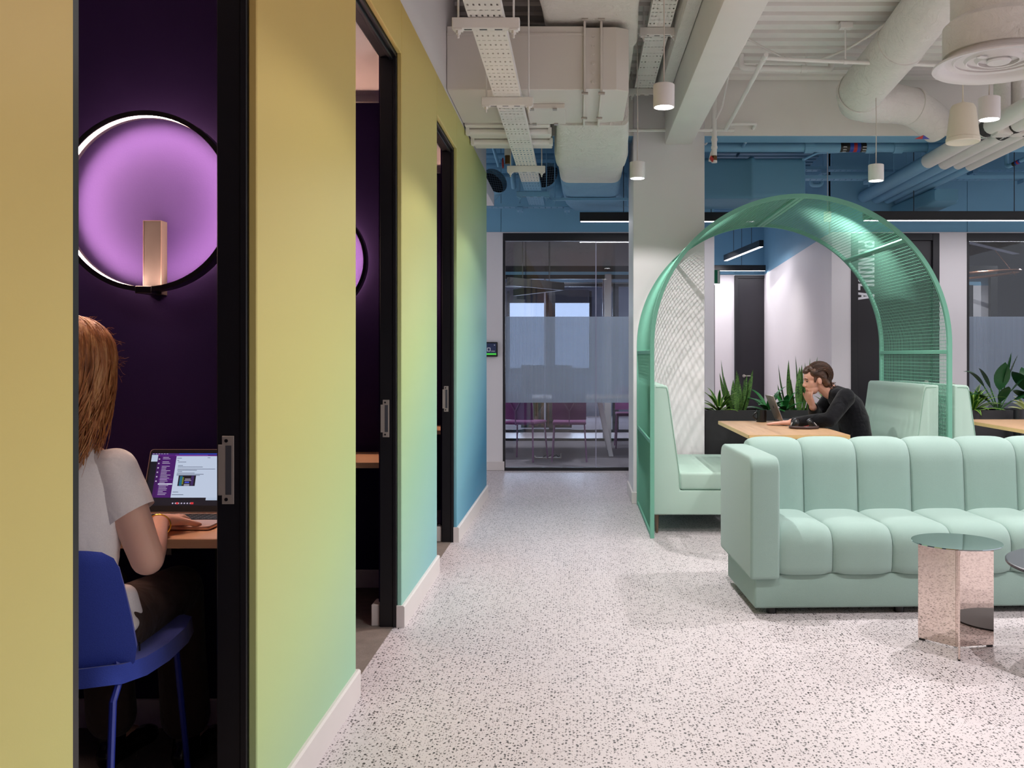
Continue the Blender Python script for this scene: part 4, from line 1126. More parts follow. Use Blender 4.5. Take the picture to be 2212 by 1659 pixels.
# ceiling diffuser drum
df = thing('air_diffuser', 'round white ceiling diffuser with concentric rings at the upper right edge', 'diffuser', (2.0, 4.4, 2.63))
c = (2.0, 4.4, 2.63)
m = MB(); m.lathe(c, [(0.215, 0.62), (0.215, 0.22), (0.25, 0.19), (0.25, 0.05), (0.2, 0.05)], 56); m.build('wrapped_collar', INSUL, df, smooth=True, angle=40)
m = MB(); m.lathe(c, [(0.225, 0.035), (0.295, 0.006), (0.30, 0.0), (0.297, -0.006), (0.275, -0.004), (0.245, 0.012), (0.235, 0.05)], 64); m.build('flange_ring', LAMPB, df, smooth=True, angle=50)
for r0, dz in ((0.20, 0.012), (0.145, 0.008), (0.095, 0.004)):
    m = MB(); m.lathe(c, [(r0 + 0.018, 0.04 + dz), (r0, 0.012 + dz), (r0 - 0.006, 0.014 + dz), (r0 + 0.008, 0.044 + dz)], 56); m.build('vane_ring', LAMPB, df, smooth=True, angle=40)
m = MB(); m.lathe(c, [(0.0, 0.012), (0.05, 0.012), (0.056, 0.02), (0.05, 0.03)], 40); m.build('centre_disc', LAMPB, df, smooth=True, angle=40)
m = MB(); m.lathe(c, [(0.0, 0.075), (0.235, 0.075)], 40); m.build('inner_plate', LAMPB, df)
m = MB(); m.obox((1.89, 4.33, 2.647), (0.02, 0.006, 0), (-0.004, 0.013, 0), (0, 0, 0.002)); m.build('paper_tag', LAMPB, df)
# hanging speaker
sp = thing('hanging_speaker', 'cream tapered speaker hanging on a cable at upper right', 'speaker', (2.33, 5.6, 2.54))
SPK = plain('speaker_cream', (234, 225, 206), 0.55, var=0.02)
c = (2.33, 5.6, 2.54)
m = MB(); m.lathe(c, [(0.087, 0.004), (0.094, 0.0), (0.099, 0.004), (0.099, 0.025), (0.095, 0.029), (0.074, 0.207), (0.062, 0.227), (0.034, 0.237), (0.0, 0.24)], 40); m.build('shell', SPK, sp, smooth=True, angle=35)
m = MB(); m.lathe(c, [(0.0, 0.006), (0.087, 0.006)], 40); m.build('grille', plain('speaker_grille', (236, 228, 220), 0.7, bump=0.4, bscale=600), sp)
m = MB(); m.lathe(c, [(0.0, 0.252), (0.009, 0.248), (0.012, 0.237)], 16); m.build('cord_grip', SPK, sp)
m = MB(); m.tube([(2.33, 5.6, 2.78), (2.325, 5.59, 2.95), (2.32, 5.57, 3.57)], 0.004, 6); m.build('cable', SPK, sp)

# ================================================================ pipes
def pipe(label, pts, r, mat=SERV, name='pipe', cat='pipe', clips=(), cm=None):
    t = thing(name, label, cat, pts[0])
    q = [Vector(p) for p in pts]
    # soften the corners
    out = [q[0]]
    for i in range(1, len(q) - 1):
        a = (q[i - 1] - q[i]); b = (q[i + 1] - q[i]); k = min(r * 2.2, a.length * 0.4, b.length * 0.4)
        s, e = q[i] + a.normalized() * k, q[i] + b.normalized() * k
        for j in range(5):
            u = j / 4; out.append(s * (1 - u) ** 2 + q[i] * 2 * u * (1 - u) + e * u * u)
    out.append(q[-1])
    m = MB(); m.tube(out, r, 16); m.build('pipe_run', mat, t, smooth=True, angle=50)
    for c in clips:
        seg, u = int(c), c - int(c); p = q[seg].lerp(q[seg + 1], u); d = (q[seg + 1] - q[seg]).normalized()
        m = MB(); m.tube([p - d * r * 0.9, p + d * r * 0.9], [r * 1.25] * 2, 16); m.build('clip', cm or mat, t)
    return t
def rod(label, p, q, r=0.005, mat=SERV):
    m = MB(); m.cyl(p, q, r, 8); return tag(m.build('hanger_rod', mat), label, 'hanger rod')
pipe('thin white sprinkler pipe running left to right below the ribbed ceiling', [at(1654, 126, 6.45), at(1826, 134, 6.45), at(2060, 142, 6.45), at(2230, 148, 6.45)], 0.0135, clips=(1.0,))
rod('hanger rod of the thin white sprinkler pipe', at(1826, 0, 6.45), at(1826, 128, 6.45))
MB_ = MB().box(at(1814, 0, 6.45).x, at(1840, 0, 6.45).x, 6.42, 6.48, 3.53, 3.57); tag(MB_.build('hanger_bracket', SERV), 'small white bracket at the top of the sprinkler hanger rod', 'bracket')
pipe('white pipe running from the ribbed ceiling back to the column', [at(1655, 118, 6.4), at(1568, 280, 7.72)], 0.0165, clips=(0.06,))
pipe('small white pipe kinking under the beam and turning blue', [at(1572, 268, 7.72), at(1633, 267, 7.72), at(1614, 302, 8.15), at(1592, 337, 8.9)], 0.0135, clips=(1.9,))
pipe('thin white pipe crossing in front of the column top', [(0.40, 7.75, 3.14), (1.31, 7.75, 3.14)], 0.014, clips=(0.12, 0.8, 0.97))
pipe('short thick white drain pipe with elbows under the ribbed ceiling', [at(1600, 118, 7.1), at(1600, 147, 7.1), at(1795, 150, 7.1), at(1796, 136, 7.1)], 0.024, clips=(1.2, 1.7))
rod('hanger rod of the thick white drain pipe', at(1741, 97, 7.1), at(1741, 146, 7.1))
CORR = plain('conduit_white', (214, 208, 202), 0.5)
pipe('ribbed flexible conduit sloping left under the ribbed ceiling', [at(1604, 68, 6.58), at(1616, 84, 6.6), at(1655, 106, 6.7), at(1700, 128, 6.8)], 0.008, CORR)
pipe('ribbed flexible conduit rising to the fat round duct', [at(1770, 130, 6.7), at(1830, 106, 6.5), at(1880, 76, 6.3), at(1915, 50, 6.2)], 0.009, CORR)
pipe('slim white cable pipe curving down beside the beam end', [at(1574, 160, 7.5), at(1560, 230, 7.7), at(1537, 278, 7.77), at(1535, 298, 8.0), at(1524, 312, 8.2)], 0.0085)
v = thing('valve_pipe', 'white vertical drop pipe with brass valve and red handle right of the column', 'pipe', (1.143, 7.75, 2.87))
m = MB(); m.cyl((1.143, 7.75, 2.90), (1.143, 7.75, 3.57), 0.022, 16); m.build('pipe_run', SERV, v, smooth=True)
for z in (2.985, 3.05): m = MB(); m.cyl((1.143, 7.75, z), (1.143, 7.75, z + 0.02), 0.0265, 16); m.build('coupling', SERV, v)
m = MB(); m.cyl((1.143, 7.75, 2.885), (1.143, 7.75, 2.925), 0.024, 8); m.build('valve_body', BRASS, v)
m = MB(); m.cyl((1.143, 7.75, 2.868), (1.143, 7.75, 2.886), 0.024, 16); m.build('end_cap', SERV, v)
m = MB(); m.obox((1.118, 7.73, 2.895), (0.006, 0, 0.012), (0, 0.012, 0), (-0.012, 0, 0.016)); m.build('red_handle', REDP, v)
m = MB(); m.tube([(1.11, 7.76, 2.88), (1.125, 7.76, 2.95), (1.14, 7.757, 2.985)], 0.015, 10); m.build('side_branch', SERV, v)
v = thing('valve_pipe', 'white drop pipe with a red wheel valve behind the left cable tray', 'pipe', (-0.62, 7.95, 2.9))
m = MB(); m.cyl((-0.60, 7.95, 2.97), (-0.60, 7.95, 3.57), 0.03, 16); m.build('pipe_run', SERV, v)
m = MB(); m.cyl((-0.60, 7.95, 2.90), (-0.60, 7.95, 2.97), 0.026, 10); m.build('valve_body', BRASS, v)
m = MB(); m.tube([(-0.64, 7.92 + 0.04 * math.cos(2 * PI * k / 20), 2.9 + 0.04 * math.sin(2 * PI * k / 20)) for k in range(21)], 0.006, 6, caps=False)
for k in range(3): m.tube([(-0.64, 7.92, 2.9), (-0.64, 7.92 + 0.04 * math.cos(k * 2.09), 2.9 + 0.04 * math.sin(k * 2.09))], 0.004, 6)
m.build('red_wheel', REDP, v)
# big blue pipe with marker band
BLK = plain('band_black', (34, 34, 26), 0.5); BBL = plain('band_blue', (36, 70, 160), 0.5); WHT = plain('band_white', (226, 226, 222), 0.5); GRN = plain('band_green', (80, 130, 110), 0.5)
bp = pipe('large blue pipe with a black, blue and red marker band along the beam', [(1.10, 8.5, 3.168), (6.2, 8.5, 3.168)], 0.046, BLUE, clips=(0.2, 0.31, 0.36, 0.42))
for x0, x1, mt in ((2.405, 2.49, BLK), (2.49, 2.525, BBL), (2.525, 2.557, REDP), (2.557, 2.588, BBL), (2.588, 2.665, BLK)):
    m = MB(); m.tube([(x0, 8.5, 3.168), (x1, 8.5, 3.168)], [0.0468] * 2, 24); o = m.build('marker_band', mt, bp)
for k in range(3):
    a = math.radians(-20 - 32 * (k - 0.3)); n_ = Vector((0, -math.cos(a), math.sin(a))); v_ = Vector((0, math.sin(a), math.cos(a)))
    cc = Vector((2.628, 8.5, 3.168)) + n_ * 0.0472
    m = MB(); m.obox(cc - Vector((0.006, 0, 0)), (0.017, 0, 0), v_ * 0.0035, n_ * 0.0006)
    m.add([cc + Vector((0.008, 0, 0)) + v_ * 0.009 + n_ * .0007, cc + Vector((0.008, 0, 0)) - v_ * 0.009 + n_ * .0007, cc + Vector((0.024, 0, 0)) + n_ * .0007], [(0, 1, 2)]); m.build('arrow_mark', WHT, bp)
    m = MB()
    for j in range(2): m.obox(cc - Vector((0.185, 0, 0)) + v_ * (0.006 * (j - .5)), (0.018 - 0.004 * j, 0, 0), v_ * 0.0014, n_ * 0.0006)
    m.build('small_print', WHT, bp)
pipe('thin blue pipe hanging in the blue zone right of the duct', [at(1735, 345, 8.55), at(1765, 330, 8.7), at(1850, 326, 9.0), at(1880, 322, 9.1)], 0.012, BLUE)
pipe('blue elbow pipe against the far blue wall above the arch', [at(1752, 386, 9.8), at(1752, 400, 9.8), at(1775, 400, 9.8), at(1775, 380, 9.8)], 0.022, BLUE)
for k, x in enumerate((1931, 1959, 1990, 2013)):
    rod('thin blue hanger rod behind the row of pipes, number from the arch: ' + ('first', 'second', 'third', 'fourth')[k], at(x, 325, 9.2), at(x, 388, 9.2), 0.005, BLUE)
for k, (x, z, r) in enumerate(((3.12, 2.985, .064), (3.262, 2.965, .056), (3.385, 2.955, .046), (3.49, 2.94, .043))):
    zt = 3.62
    pp = pipe(('leftmost', 'second from left', 'third from left', 'rightmost')[k] + ' of the four parallel pipes that turn from white to blue', [(x, 10.1, z), (x, 3.2, z)], r, SERV)
    band = [(BLK, .12), (WHT if k != 2 else REDP, .02), (GRN if k < 2 else BBL, .02), (WHT, .02), (BLK, .09)] if k < 3 else [(BLK, .03), (WHT, .1), (BLK, .03)]
    y = 7.25 - 0.12 * k
    for mt, wd in band:
        m = MB(); m.tube([(x, y, z), (x, y - wd, z)], [r + 0.001] * 2, 24); m.build('marker_band', mt, pp); y -= wd
    for j in range(2):
        a = math.radians(-60 + 40 * j); n_ = Vector((math.sin(a), 0, -math.cos(a))); t_ = Vector((math.cos(a), 0, math.sin(a)))
        c0 = Vector((x, 7.2 - 0.12 * k, z)) + n_ * (r + 0.0015); m = MB(); m.obox(c0, (0, 0.03, 0), t_ * 0.004, n_ * 0.0005); m.build('small_print', WHT, pp)
for k, (px, w_) in enumerate(((2158, .06), (2192, .048))):
    x = (px - CX) * 7.0 / F
    t = thing('insulated_pipe', ('wrapped vertical pipe right of the lit pendant at upper right', 'slimmer wrapped vertical pipe at the right edge of the photo')[k], 'pipe', (x, 7.0, 2.95))
    m = MB(); m.tube([(x, 6.95, 2.93 + .05 * (1 - k)), (x, 6.95, 3.0), (x, 6.95, 3.57)], [w_ * .9, w_, w_], 20); m.build('wrapped_body', INSUL, t, smooth=True, angle=50)
    m = MB(); m.box(x - w_ * 1.1, x + w_ * 1.1, 6.95 - w_ * 1.1, 6.95 + w_ * 1.1, 2.90, 3.01); m.build('elbow_wrap', INSUL, t, bevel=(0.02, 2))
t = pipe('blue hanging pipe with a small marker band at the right edge of the photo', [at(2174, 325, 8.9), at(2174, 362, 8.9), at(2215, 342, 8.7)], 0.02, BLUE)
for a, b, mt in ((.35, .5, BLK), (.5, .58, BBL), (.58, .66, REDP), (.66, .74, BBL)):
    p, q = at(2174, 362, 8.9), at(2215, 342, 8.7); m = MB(); m.tube([p.lerp(q, a), p.lerp(q, b)], [0.0212] * 2, 16); m.build('marker_band', mt, t)
for k, (a, b) in enumerate((((1060, 300), (1078, 360)), ((1105, 340), (1118, 372)), ((1108, 385), (1110, 405)))):
    pipe(('slanting blue pipe above the left round duct', 'blue pipe stub between the round ducts', 'short blue pipe end below the stub between the round ducts')[k], ([Vector((at(*a, 9.1).x, 9.1, 3.565))] if k else []) + [at(*a, 9.1), at(*b, 9.2)], (0.016, 0.03, 0.026)[k], BLUE)
for k, (z, r) in enumerate(((3.32, .03), (3.22, .03), (3.12, .024))):
    pipe(('upper', 'middle', 'lower')[k] + ' blue pipe crossing behind the round ducts at far left', [(-1.3, 9.6, z), (0.3, 9.6, z)], r, BLUE)

# ================================================================ furniture behind the left glass
def simple_chair(label, x, y, rz, group='purple chairs behind the glass'):
    t = thing('meeting_chair', label, 'chair', (x, y, 0), None, rz)
    L_ = dict(local=True)
    m = MB(); m.box(-.2, .2, -.02, .4, .435, .475); m.build('seat', PURPF, t, bevel=(0.018, 3), **L_)
    m = MB(); vs = []
    for j in range(9):
        a = -0.2 + 0.4 * j / 8; yy = -.03 - .05 * (1 - (a / 0.2) ** 2)
        for zz, dy in ((.50, 0.02), (.66, 0.0), (.82, -.035)): vs += [(a, yy + dy, zz), (a, yy + dy - .022, zz)]
    for j in range(8):
        o = j * 6; q = o + 6
        m.add([], [])
    fs = []
    for j in range(8):
        o = j * 6; q = o + 6
        for s in (0, 2): fs += [(o + s, q + s, q + s + 2, o + s + 2), (o + s + 1, o + s + 3, q + s + 3, q + s + 1)]
        fs += [(o, o + 1, q + 1, q), (o + 4, q + 4, q + 5, o + 5)]
    fs += [(0, 2, 3, 1), (2, 4, 5, 3), (48, 49, 51, 50), (50, 51, 53, 52)]
    m.add(vs, fs); m.build('backrest', PURPF, t, smooth=True, angle=50, **L_)
    m = MB(); m.tube([(0, .05, .44), (0, -.09, .44), (0, -.105, .60), (-.07, -.115, .72)], .007, 6); m.tube([(0, -.105, .60), (.07, -.115, .72)], .007, 6); m.build('back_spine', PURPM, t, **L_)
    for sx in (-1, 1):
        for y0, y1 in ((.0, -.05), (.37, .41)):
            m = MB(); m.tube([(sx * .18, y0, .44), (sx * .205, y1, 0)], .0095, 8); m.build('leg', PURPM, t, **L_)
    return t
simple_chair('purple chair with its back to us behind the left glass, in the middle', -0.10, 10.95, 0.0)
simple_chair('purple chair behind the left glass, at its left edge', -0.70, 10.97, -0.35)
simple_chair('purple chair facing us behind the left glass, beside the column', 0.72, 12.9, PI)
mt = thing('meeting_table', 'long meeting table with slanted white legs behind the left glass', 'table', (0, 11.8, 0))
MB().box(-1.6, 1.2, 11.35, 12.45, 0.70, 0.73).build('tabletop', OAK, mt)
for x, s in ((0.28, 1), (-1.3, -1)):
    for y in (11.5, 12.3):
        m = MB(); m.obox(((x + s * .065), y, .35), (0.028, 0, 0), (0, 0.03, 0), (s * 0.07, 0, -0.345)); m.build('leg', WHITE, mt)
pb = thing('cable_bracket', 'chrome floor bracket with loose cables under the meeting table', 'bracket', (-0.35, 11.3, 0))
m = MB(); m.box(-.53, -.20, 11.28, 11.32, 0.0, .012); m.box(-.53, -.515, 11.28, 11.32, .012, .03); m.box(-.21, -.2, 11.28, 11.32, .012, .06); m.build('chrome_base', CHROME, pb)
m = MB(); m.tube([(-.42 + .02 * k, 11.3 + .015 * math.sin(k * 2.1), .02 + .012 * (k % 3)) for k in range(11)], .006, 6); m.build('cables', BLACKM, pb)
# side cabinet with dark stripes seen under the frosted band
cbn = thing('slatted_cabinet', 'dark brown slatted cabinet far behind the purple chairs', 'cabinet', (-0.45, 15.6, 0))
MB().box(-0.95, -0.1, 15.5, 15.9, 0.05, 1.1).build('cabinet_body', BLACK, cbn)
for k in range(8):
    x = -0.93 + k * 0.105
    MB().box(x, x + 0.06, 15.48, 15.5, 0.08, 1.08).build('slat', plain('slat_brown', (96, 70, 52), 0.6), cbn)
# room booking tablet
rt = thing('room_tablet', 'small black room booking tablet on the white pier by the glass front', 'tablet', (-0.94, 10.09, 1.32))
MB().box(-1.06, -0.872, 10.065, 10.098, 1.242, 1.402).build('case', BLACKM, rt, bevel=(0.008, 3))
MB().box(-1.045, -0.886, 10.0635, 10.0648, 1.262, 1.388).build('screen', emis('tablet_screen', (26, 36, 66), 0.8), rt)
MB().box(-1.045, -0.886, 10.062, 10.0634, 1.262, 1.28).build('status_bar', emis('tablet_green', (70, 200, 70), 0.9), rt)
m = MB()
for a, b, c_, d_ in ((-.985, -.95, 1.335, 1.34), (-.985, -.98, 1.30, 1.34), (-.955, -.95, 1.30, 1.34), (-.985, -.95, 1.30, 1.305), (-.94, -.90, 1.30, 1.304), (-.91, -.90, 1.365, 1.372)): m.box(a, b, 10.062, 10.0634, c_, d_)
m.build('screen_marks', emis('tablet_white', (190, 190, 200), 0.7), rt)
# exit sign
ex = thing('exit_sign', 'green running man exit sign half hidden at the alcove corner', 'sign', (1.6, 11.3, 2.22))
MB().box(1.486, 1.735, 11.29, 11.31, 2.135, 2.30).build('sign_plate', plain('exit_green', (0, 132, 92), 0.5), ex, bevel=(0.002, 1))
m = MB(); y = 11.287
m.box(1.705, 1.728, y, y + .002, 2.142, 2.293); m.box(1.60, 1.625, y, y + .002, 2.235, 2.26)
m.prism([(1.59, 2.19), (1.61, 2.235), (1.63, 2.225), (1.62, 2.18)], 'y', y, y + .002); m.prism([(1.59, 2.19), (1.615, 2.19), (1.60, 2.15), (1.58, 2.15)], 'y', y, y + .002); m.prism([(1.61, 2.18), (1.63, 2.17), (1.65, 2.15), (1.63, 2.145)], 'y', y, y + .002)
m.build('pictogram', plain('exit_white', (232, 240, 236), 0.5), ex)

# ================================================================ booth lamps and desks
LAMPM = plain('lamp_black', (22, 20, 24), 0.35)
BRONZ = plain('lamp_bronze', (38, 31, 29), 0.6, 0.0, var=0.03)
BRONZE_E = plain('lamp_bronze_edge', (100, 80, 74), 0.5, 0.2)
for i, yf in enumerate(YF):
    cx_, cz_ = -1.416, 1.757; r = 0.296
    y0, y1 = yf - 0.095, yf - 0.045
    t = thing('ring_lamp', ['black ring wall lamp glowing in the nearest phone booth above the woman', 'black ring wall lamp in the middle phone booth, mostly hidden', 'black ring wall lamp in the farthest phone booth'][i], 'wall lamp', (cx_, yf, cz_))
    def ringband(prof):
        m = MB(); n = 96; vs = []; fs = []; K = len(prof)
        for k in range(n):
            a = 2 * PI * k / n
            for rr_, y in prof: vs.append((cx_ + rr_ * math.cos(a), y, cz_ + rr_ * math.sin(a)))
        for k in range(n):
            for j in range(K):
                a, b = k * K + j, k * K + (j + 1) % K; q = ((k + 1) % n) * K
                fs.append((a, b, q + (j + 1) % K, q + j))
        m.add(vs, fs); return m
    ringband([(r, y0), (r, y1), (r - 0.016, y1), (r - 0.016, y0 + 0.032), (r - 0.012, y0 + 0.032), (r - 0.012, y0 + 0.006), (r - 0.016, y0 + 0.006), (r - 0.016, y0)]).build('ring', LAMPM, t, smooth=True, angle=30)
    ringband([(r - 0.0125, y0 + 0.008), (r - 0.0125, y0 + 0.030), (r - 0.0145, y0 + 0.030), (r - 0.0145, y0 + 0.008)]).build('led_strip', RINGE, t)
    b = MB().box(-1.444, -1.383, yf - 0.045, yf - 0.001, 1.455, 1.70).build('driver_box', BRONZ, t)
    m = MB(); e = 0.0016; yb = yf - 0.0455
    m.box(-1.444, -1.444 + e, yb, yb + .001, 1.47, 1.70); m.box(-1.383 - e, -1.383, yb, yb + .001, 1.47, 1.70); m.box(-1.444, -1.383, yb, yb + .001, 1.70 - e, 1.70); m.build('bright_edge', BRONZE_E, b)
    m = MB(); m.box(-1.446, -1.392, y0 - 0.003, y1 + 0.003, cz_ - r - 0.006, cz_ - r + 0.018); m.build('ring_clamp', LAMPM, t, bevel=(0.002, 1))
    dk = thing('booth_desk', ['oak desk top in the nearest phone booth under the open laptop', 'oak desk top in the middle phone booth, empty', 'oak desk top in the farthest phone booth'][i], 'desk', (-1.68, yf - 0.25, 0))
    MB().box(-2.44, -0.94, yf - 0.502, yf - 0.004, 0.705, 0.733).build('desktop', DESKW, dk, bevel=(0.002, 1))
    for x in (-2.2, -1.2):
        m = MB(); m.box(x - 0.015, x + 0.015, yf - 0.42, yf - 0.004, 0.67, 0.704); m.box(x - 0.015, x + 0.015, yf - 0.02, yf - 0.004, 0.5, 0.67); m.build('wall_bracket', BLACKM, dk)

# ---------------------------------------------------------------- laptop with chat screen in the nearest booth
lz = 0.734; LX = -1.245
lt = thing('laptop', 'open laptop showing a purple and white chat window on the booth desk', 'laptop', (LX, 2.83, lz))
ROSE = plain('laptop_rose_grey', (206, 176, 162), 0.4, 0.6, var=0.02)
loopb = rounded_path([(LX - .156, 2.735), (LX + .156, 2.735), (LX + .156, 2.965), (LX - .156, 2.965)], 0.015, 4)
m = MB(); m.prism([(p.x, p.y) for p in loopb], 'z', lz + 0.001, lz + 0.013); m.build('keyboard_base', ROSE, lt, bevel=(0.003, 2))
m = MB(); m.box(LX - .138, LX + .138, 2.845, 2.948, lz + 0.0131, lz + 0.0136); kb = m.build('keyboard_well', KEYM, lt)
m = MB()
for r_ in range(6):
    for c_ in range(14):
        x = LX - .137 + c_ * .0196; y = 2.847 + r_ * .0168
        m.box(x + .001, x + .0186, y + .001, y + (.0158 if r_ < 5 else .009), lz + .0137, lz + .0149)
        m.box(x + .008, x + .011, y + .006, y + .008, lz + .0149, lz + .01497, 1)
o = m.build('keys', [KEYM, plain('key_print', (210, 200, 190), .6)], kb); o['kind'] = 'stuff'
m = MB(); m.box(LX - .055, LX + .055, 2.755, 2.835, lz + .0131, lz + .0134); m.build('touchpad', plain('touchpad', (190, 162, 150), .35, .4), lt)
tl = math.radians(20); hh = Vector((LX, 2.968, lz + 0.014)); uu = Vector((0, math.sin(tl), math.cos(tl))); ux = Vector((1, 0, 0)); nn = Vector((0, -math.cos(tl), math.sin(tl)))
LH = 0.208
loopl = rounded_path([(-.156, 0), (.156, 0), (.156, LH), (-.156, LH)], [0.002, 0.002, 0.012, 0.012], 5)
def screen_slab(loop, d0, d1, mats, name, par, bev=None):
    m = MB(); n = len(loop); pl = [hh + ux * p.x + uu * p.y for p in loop]
    m.add([p + nn * d0 for p in pl] + [p + nn * d1 for p in pl], [tuple(range(n)), tuple(range(2 * n - 1, n - 1, -1))] + [(i, i + n, (i + 1) % n + n, (i + 1) % n) for i in range(n)])
    return m.build(name, mats, par, bevel=bev)
ld = screen_slab(loopl, -0.004, 0.002, ROSE, 'lid', lt)
loopl2 = [Vector((p.x * .985, 0.002 + p.y * .982)) for p in loopl]
screen_slab(loopl2, 0.002, 0.0024, KEYM, 'bezel', ld)
SW = .296; SH = .172; sx0 = -.148; sy0 = .022
layer = [0]
def px_rect(u0, u1, v0, v1, mat, name, par, lay=1):
    """u,v in 0..1 of the display, v from the top"""
    m = MB(); d = 0.0025 + lay * 0.00018
    x0, x1 = sx0 + u0 * SW, sx0 + u1 * SW; y0, y1 = sy0 + (1 - v1) * SH, sy0 + (1 - v0) * SH
    m.add([hh + ux * x + uu * y + nn * d for x, y in ((x0, y0), (x1, y0), (x1, y1), (x0, y1))], [(0, 1, 2, 3)])
    return m, mat, name
SCR = {}
def S(name, rgb, s=0.72):
    if name not in SCR: SCR[name] = emis('screen_' + name, rgb, s)
    return SCR[name]
disp = [(0, 1, 0, 1, 'base', (14, 20, 34), 0), (0, 1, 0, .022, 'menu', (70, 40, 130), 1), (.3, 1, 0, .022, 'menu2', (36, 70, 190), 2),
        (.0, .09, .03, .16, 'pale', (200, 216, 240), 1), (.07, .94, .026, .055, 'titlebar', (92, 30, 128), 2), (.26, .62, .031, .05, 'search', (132, 72, 168), 3),
        (.07, .11, .055, .85, 'rail', (66, 18, 96), 2), (.11, .275, .055, .85, 'sidebar', (76, 22, 112), 2), (.275, .94, .055, .85, 'page', (208, 222, 246), 2),
        (.94, 1, .2, .9, 'pale', (200, 216, 240), 1), (.66, 1, .8, .9, 'pale', (200, 216, 240), 1),
        (.115, .27, .49, .51, 'hover', (110, 50, 150), 3), (.115, .27, .58, .605, 'active', (222, 226, 246), 3),
        (.33, .52, .43, .63, 'thumb', (24, 20, 34), 3), (.345, .375, .44, .625, 'teal', (30, 110, 140), 4), (.375, .39, .46, .6, 'olive', (120, 130, 30), 4), (.47, .50, .435, .62, 'violet', (60, 40, 100), 4), (.40, .46, .59, .63, 'greyb', (150, 150, 170), 4),
        (.405, .455, .548, .572, 'button', (70, 90, 230), 5)]
bm_by = {}
for u0, u1, v0, v1, n_, rgb, lay in disp:
    q, _, _ = px_rect(u0, u1, v0, v1, None, n_, None, lay)
    bm_by.setdefault(n_ if n_ != 'pale' else 'pale_%d' % len(bm_by), (MB(), rgb))[0].add(q.v, q.f)
rows = MB(); rnd = random.Random(3)
for k in range(26):
    v = .075 + k * .0285
    if k in (2, 5): continue
    q, _, _ = px_rect(.128, .128 + rnd.uniform(.05, .11), v, v + .010, None, '', None, 5)
    rows.add(q.v, q.f)
for k in range(6):
    q, _, _ = px_rect(.082, .098, .10 + k * .085, .125 + k * .085, None, '', None, 5); rows.add(q.v, q.f)
for k, (u, wd) in enumerate(((.405, .06), (.40, .075))):
    q, _, _ = px_rect(u, u + wd, .492 + k * .028, .505 + k * .026, None, '', None, 6); rows.add(q.v, q.f)
for k, x in enumerate((.01, .04, .07, .1, .13, .16)):
    q, _, _ = px_rect(x, x + .018, .006, .016, None, '', None, 6); rows.add(q.v, q.f)
for k in range(7):
    q, _, _ = px_rect(.3 + k * .032, .316 + k * .032, .945, .97, None, '', None, 5); rows.add(q.v, q.f)
bm_by['light_rows'] = (rows, (196, 186, 214))
rows = MB()
for v, a, b in ((.09, .285, .335), (.135, .29, .31), (.165, .30, .39), (.235, .305, .36), (.262, .305, .58), (.3, .305, .72), (.325, .305, .52), (.35, .31, .36), (.378, .305, .5), (.40, .305, .60), (.422, .305, .56), (.74, .29, .35), (.79, .285, .41), (.083, .62, .65)):
    q, _, _ = px_rect(a, b, v, v + .009, None, '', None, 4); rows.add(q.v, q.f)
bm_by['dark_rows'] = (rows, (70, 80, 110))
rows = MB()
for x, wd in ((.345, .025), (.5, .035)):
    q, _, _ = px_rect(x, x + wd, .938, .976, None, '', None, 6); rows.add(q.v, q.f)
for x in (.075, ): q, _, _ = px_rect(x, x + .008, .035, .046, None, '', None, 6); rows.add(q.v, q.f)
bm_by['red_buttons'] = (rows, (226, 60, 66))
for n_, (mb_, rgb) in bm_by.items():
    o = mb_.build('screen_pane' if n_.startswith('pale') else 'screen_' + n_, S(n_, rgb), ld, recalc=False)
    if n_ in ('light_rows', 'dark_rows', 'red_buttons'): o['kind'] = 'stuff'

# ---------------------------------------------------------------- blue chair
ch = thing('booth_chair', 'blue felt chair with thin blue metal legs inside the nearest booth', 'chair', (-1.295, 2.4, 0))
def shell(name, rows_, mat, parent, th=0.022):
    """rows_: list of rows of points; thickened towards -normal"""
    nr = len(rows_); nc = len(rows_[0]); m = MB(); P_ = [[Vector(p) for p in r] for r in rows_]
    front = []; back = []
    for i in range(nr):
        for j in range(nc):
            a = P_[min(i + 1, nr - 1)][j] - P_[max(i - 1, 0)][j]; b = P_[i][min(j + 1, nc - 1)] - P_[i][max(j - 1, 0)]
            n = a.cross(b).normalized(); front.append(P_[i][j]); back.append(P_[i][j] + n * th)
    fs = []; o = nr * nc
    for i in range(nr - 1):
        for j in range(nc - 1):
            a, b, c, d = i * nc + j, i * nc + j + 1, (i + 1) * nc + j + 1, (i + 1) * nc + j
            fs += [(a, b, c, d), (o + a, o + d, o + c, o + b)]
    bd = [j for j in range(nc)] + [i * nc + nc - 1 for i in range(1, nr)] + [(nr - 1) * nc + j for j in range(nc - 2, -1, -1)] + [i * nc for i in range(nr - 2, 0, -1)]
    for k in range(len(bd)):
        a, b = bd[k], bd[(k + 1) % len(bd)]; fs.append((a, b, o + b, o + a))
    m.add(front + back, fs); return m.build(name, mat, parent, smooth=True, angle=70, bevel=None)
CXH = -1.295
rows_ = []
for z, w_, dy in ((.495, .19, -.005), (.515, .215, -.008), (.55, .222, -.012), (.62, .214, -.02), (.70, .20, -.028), (.75, .19, -.033), (.775, .178, -.036), (.79, .15, -.038)):
    rows_.append([(CXH + w_ * k / 6, 2.215 + dy + 0.05 * (k / 6) ** 2, z - 0.012 * (abs(k) / 6) ** 4) for k in range(-6, 7)])
shell('backrest', rows_, BLUEF, ch, 0.026)
MB().box(-1.072, -1.068, 2.26, 2.262, .53, .552).build('fabric_label', KEYM, ch)
rows_ = []
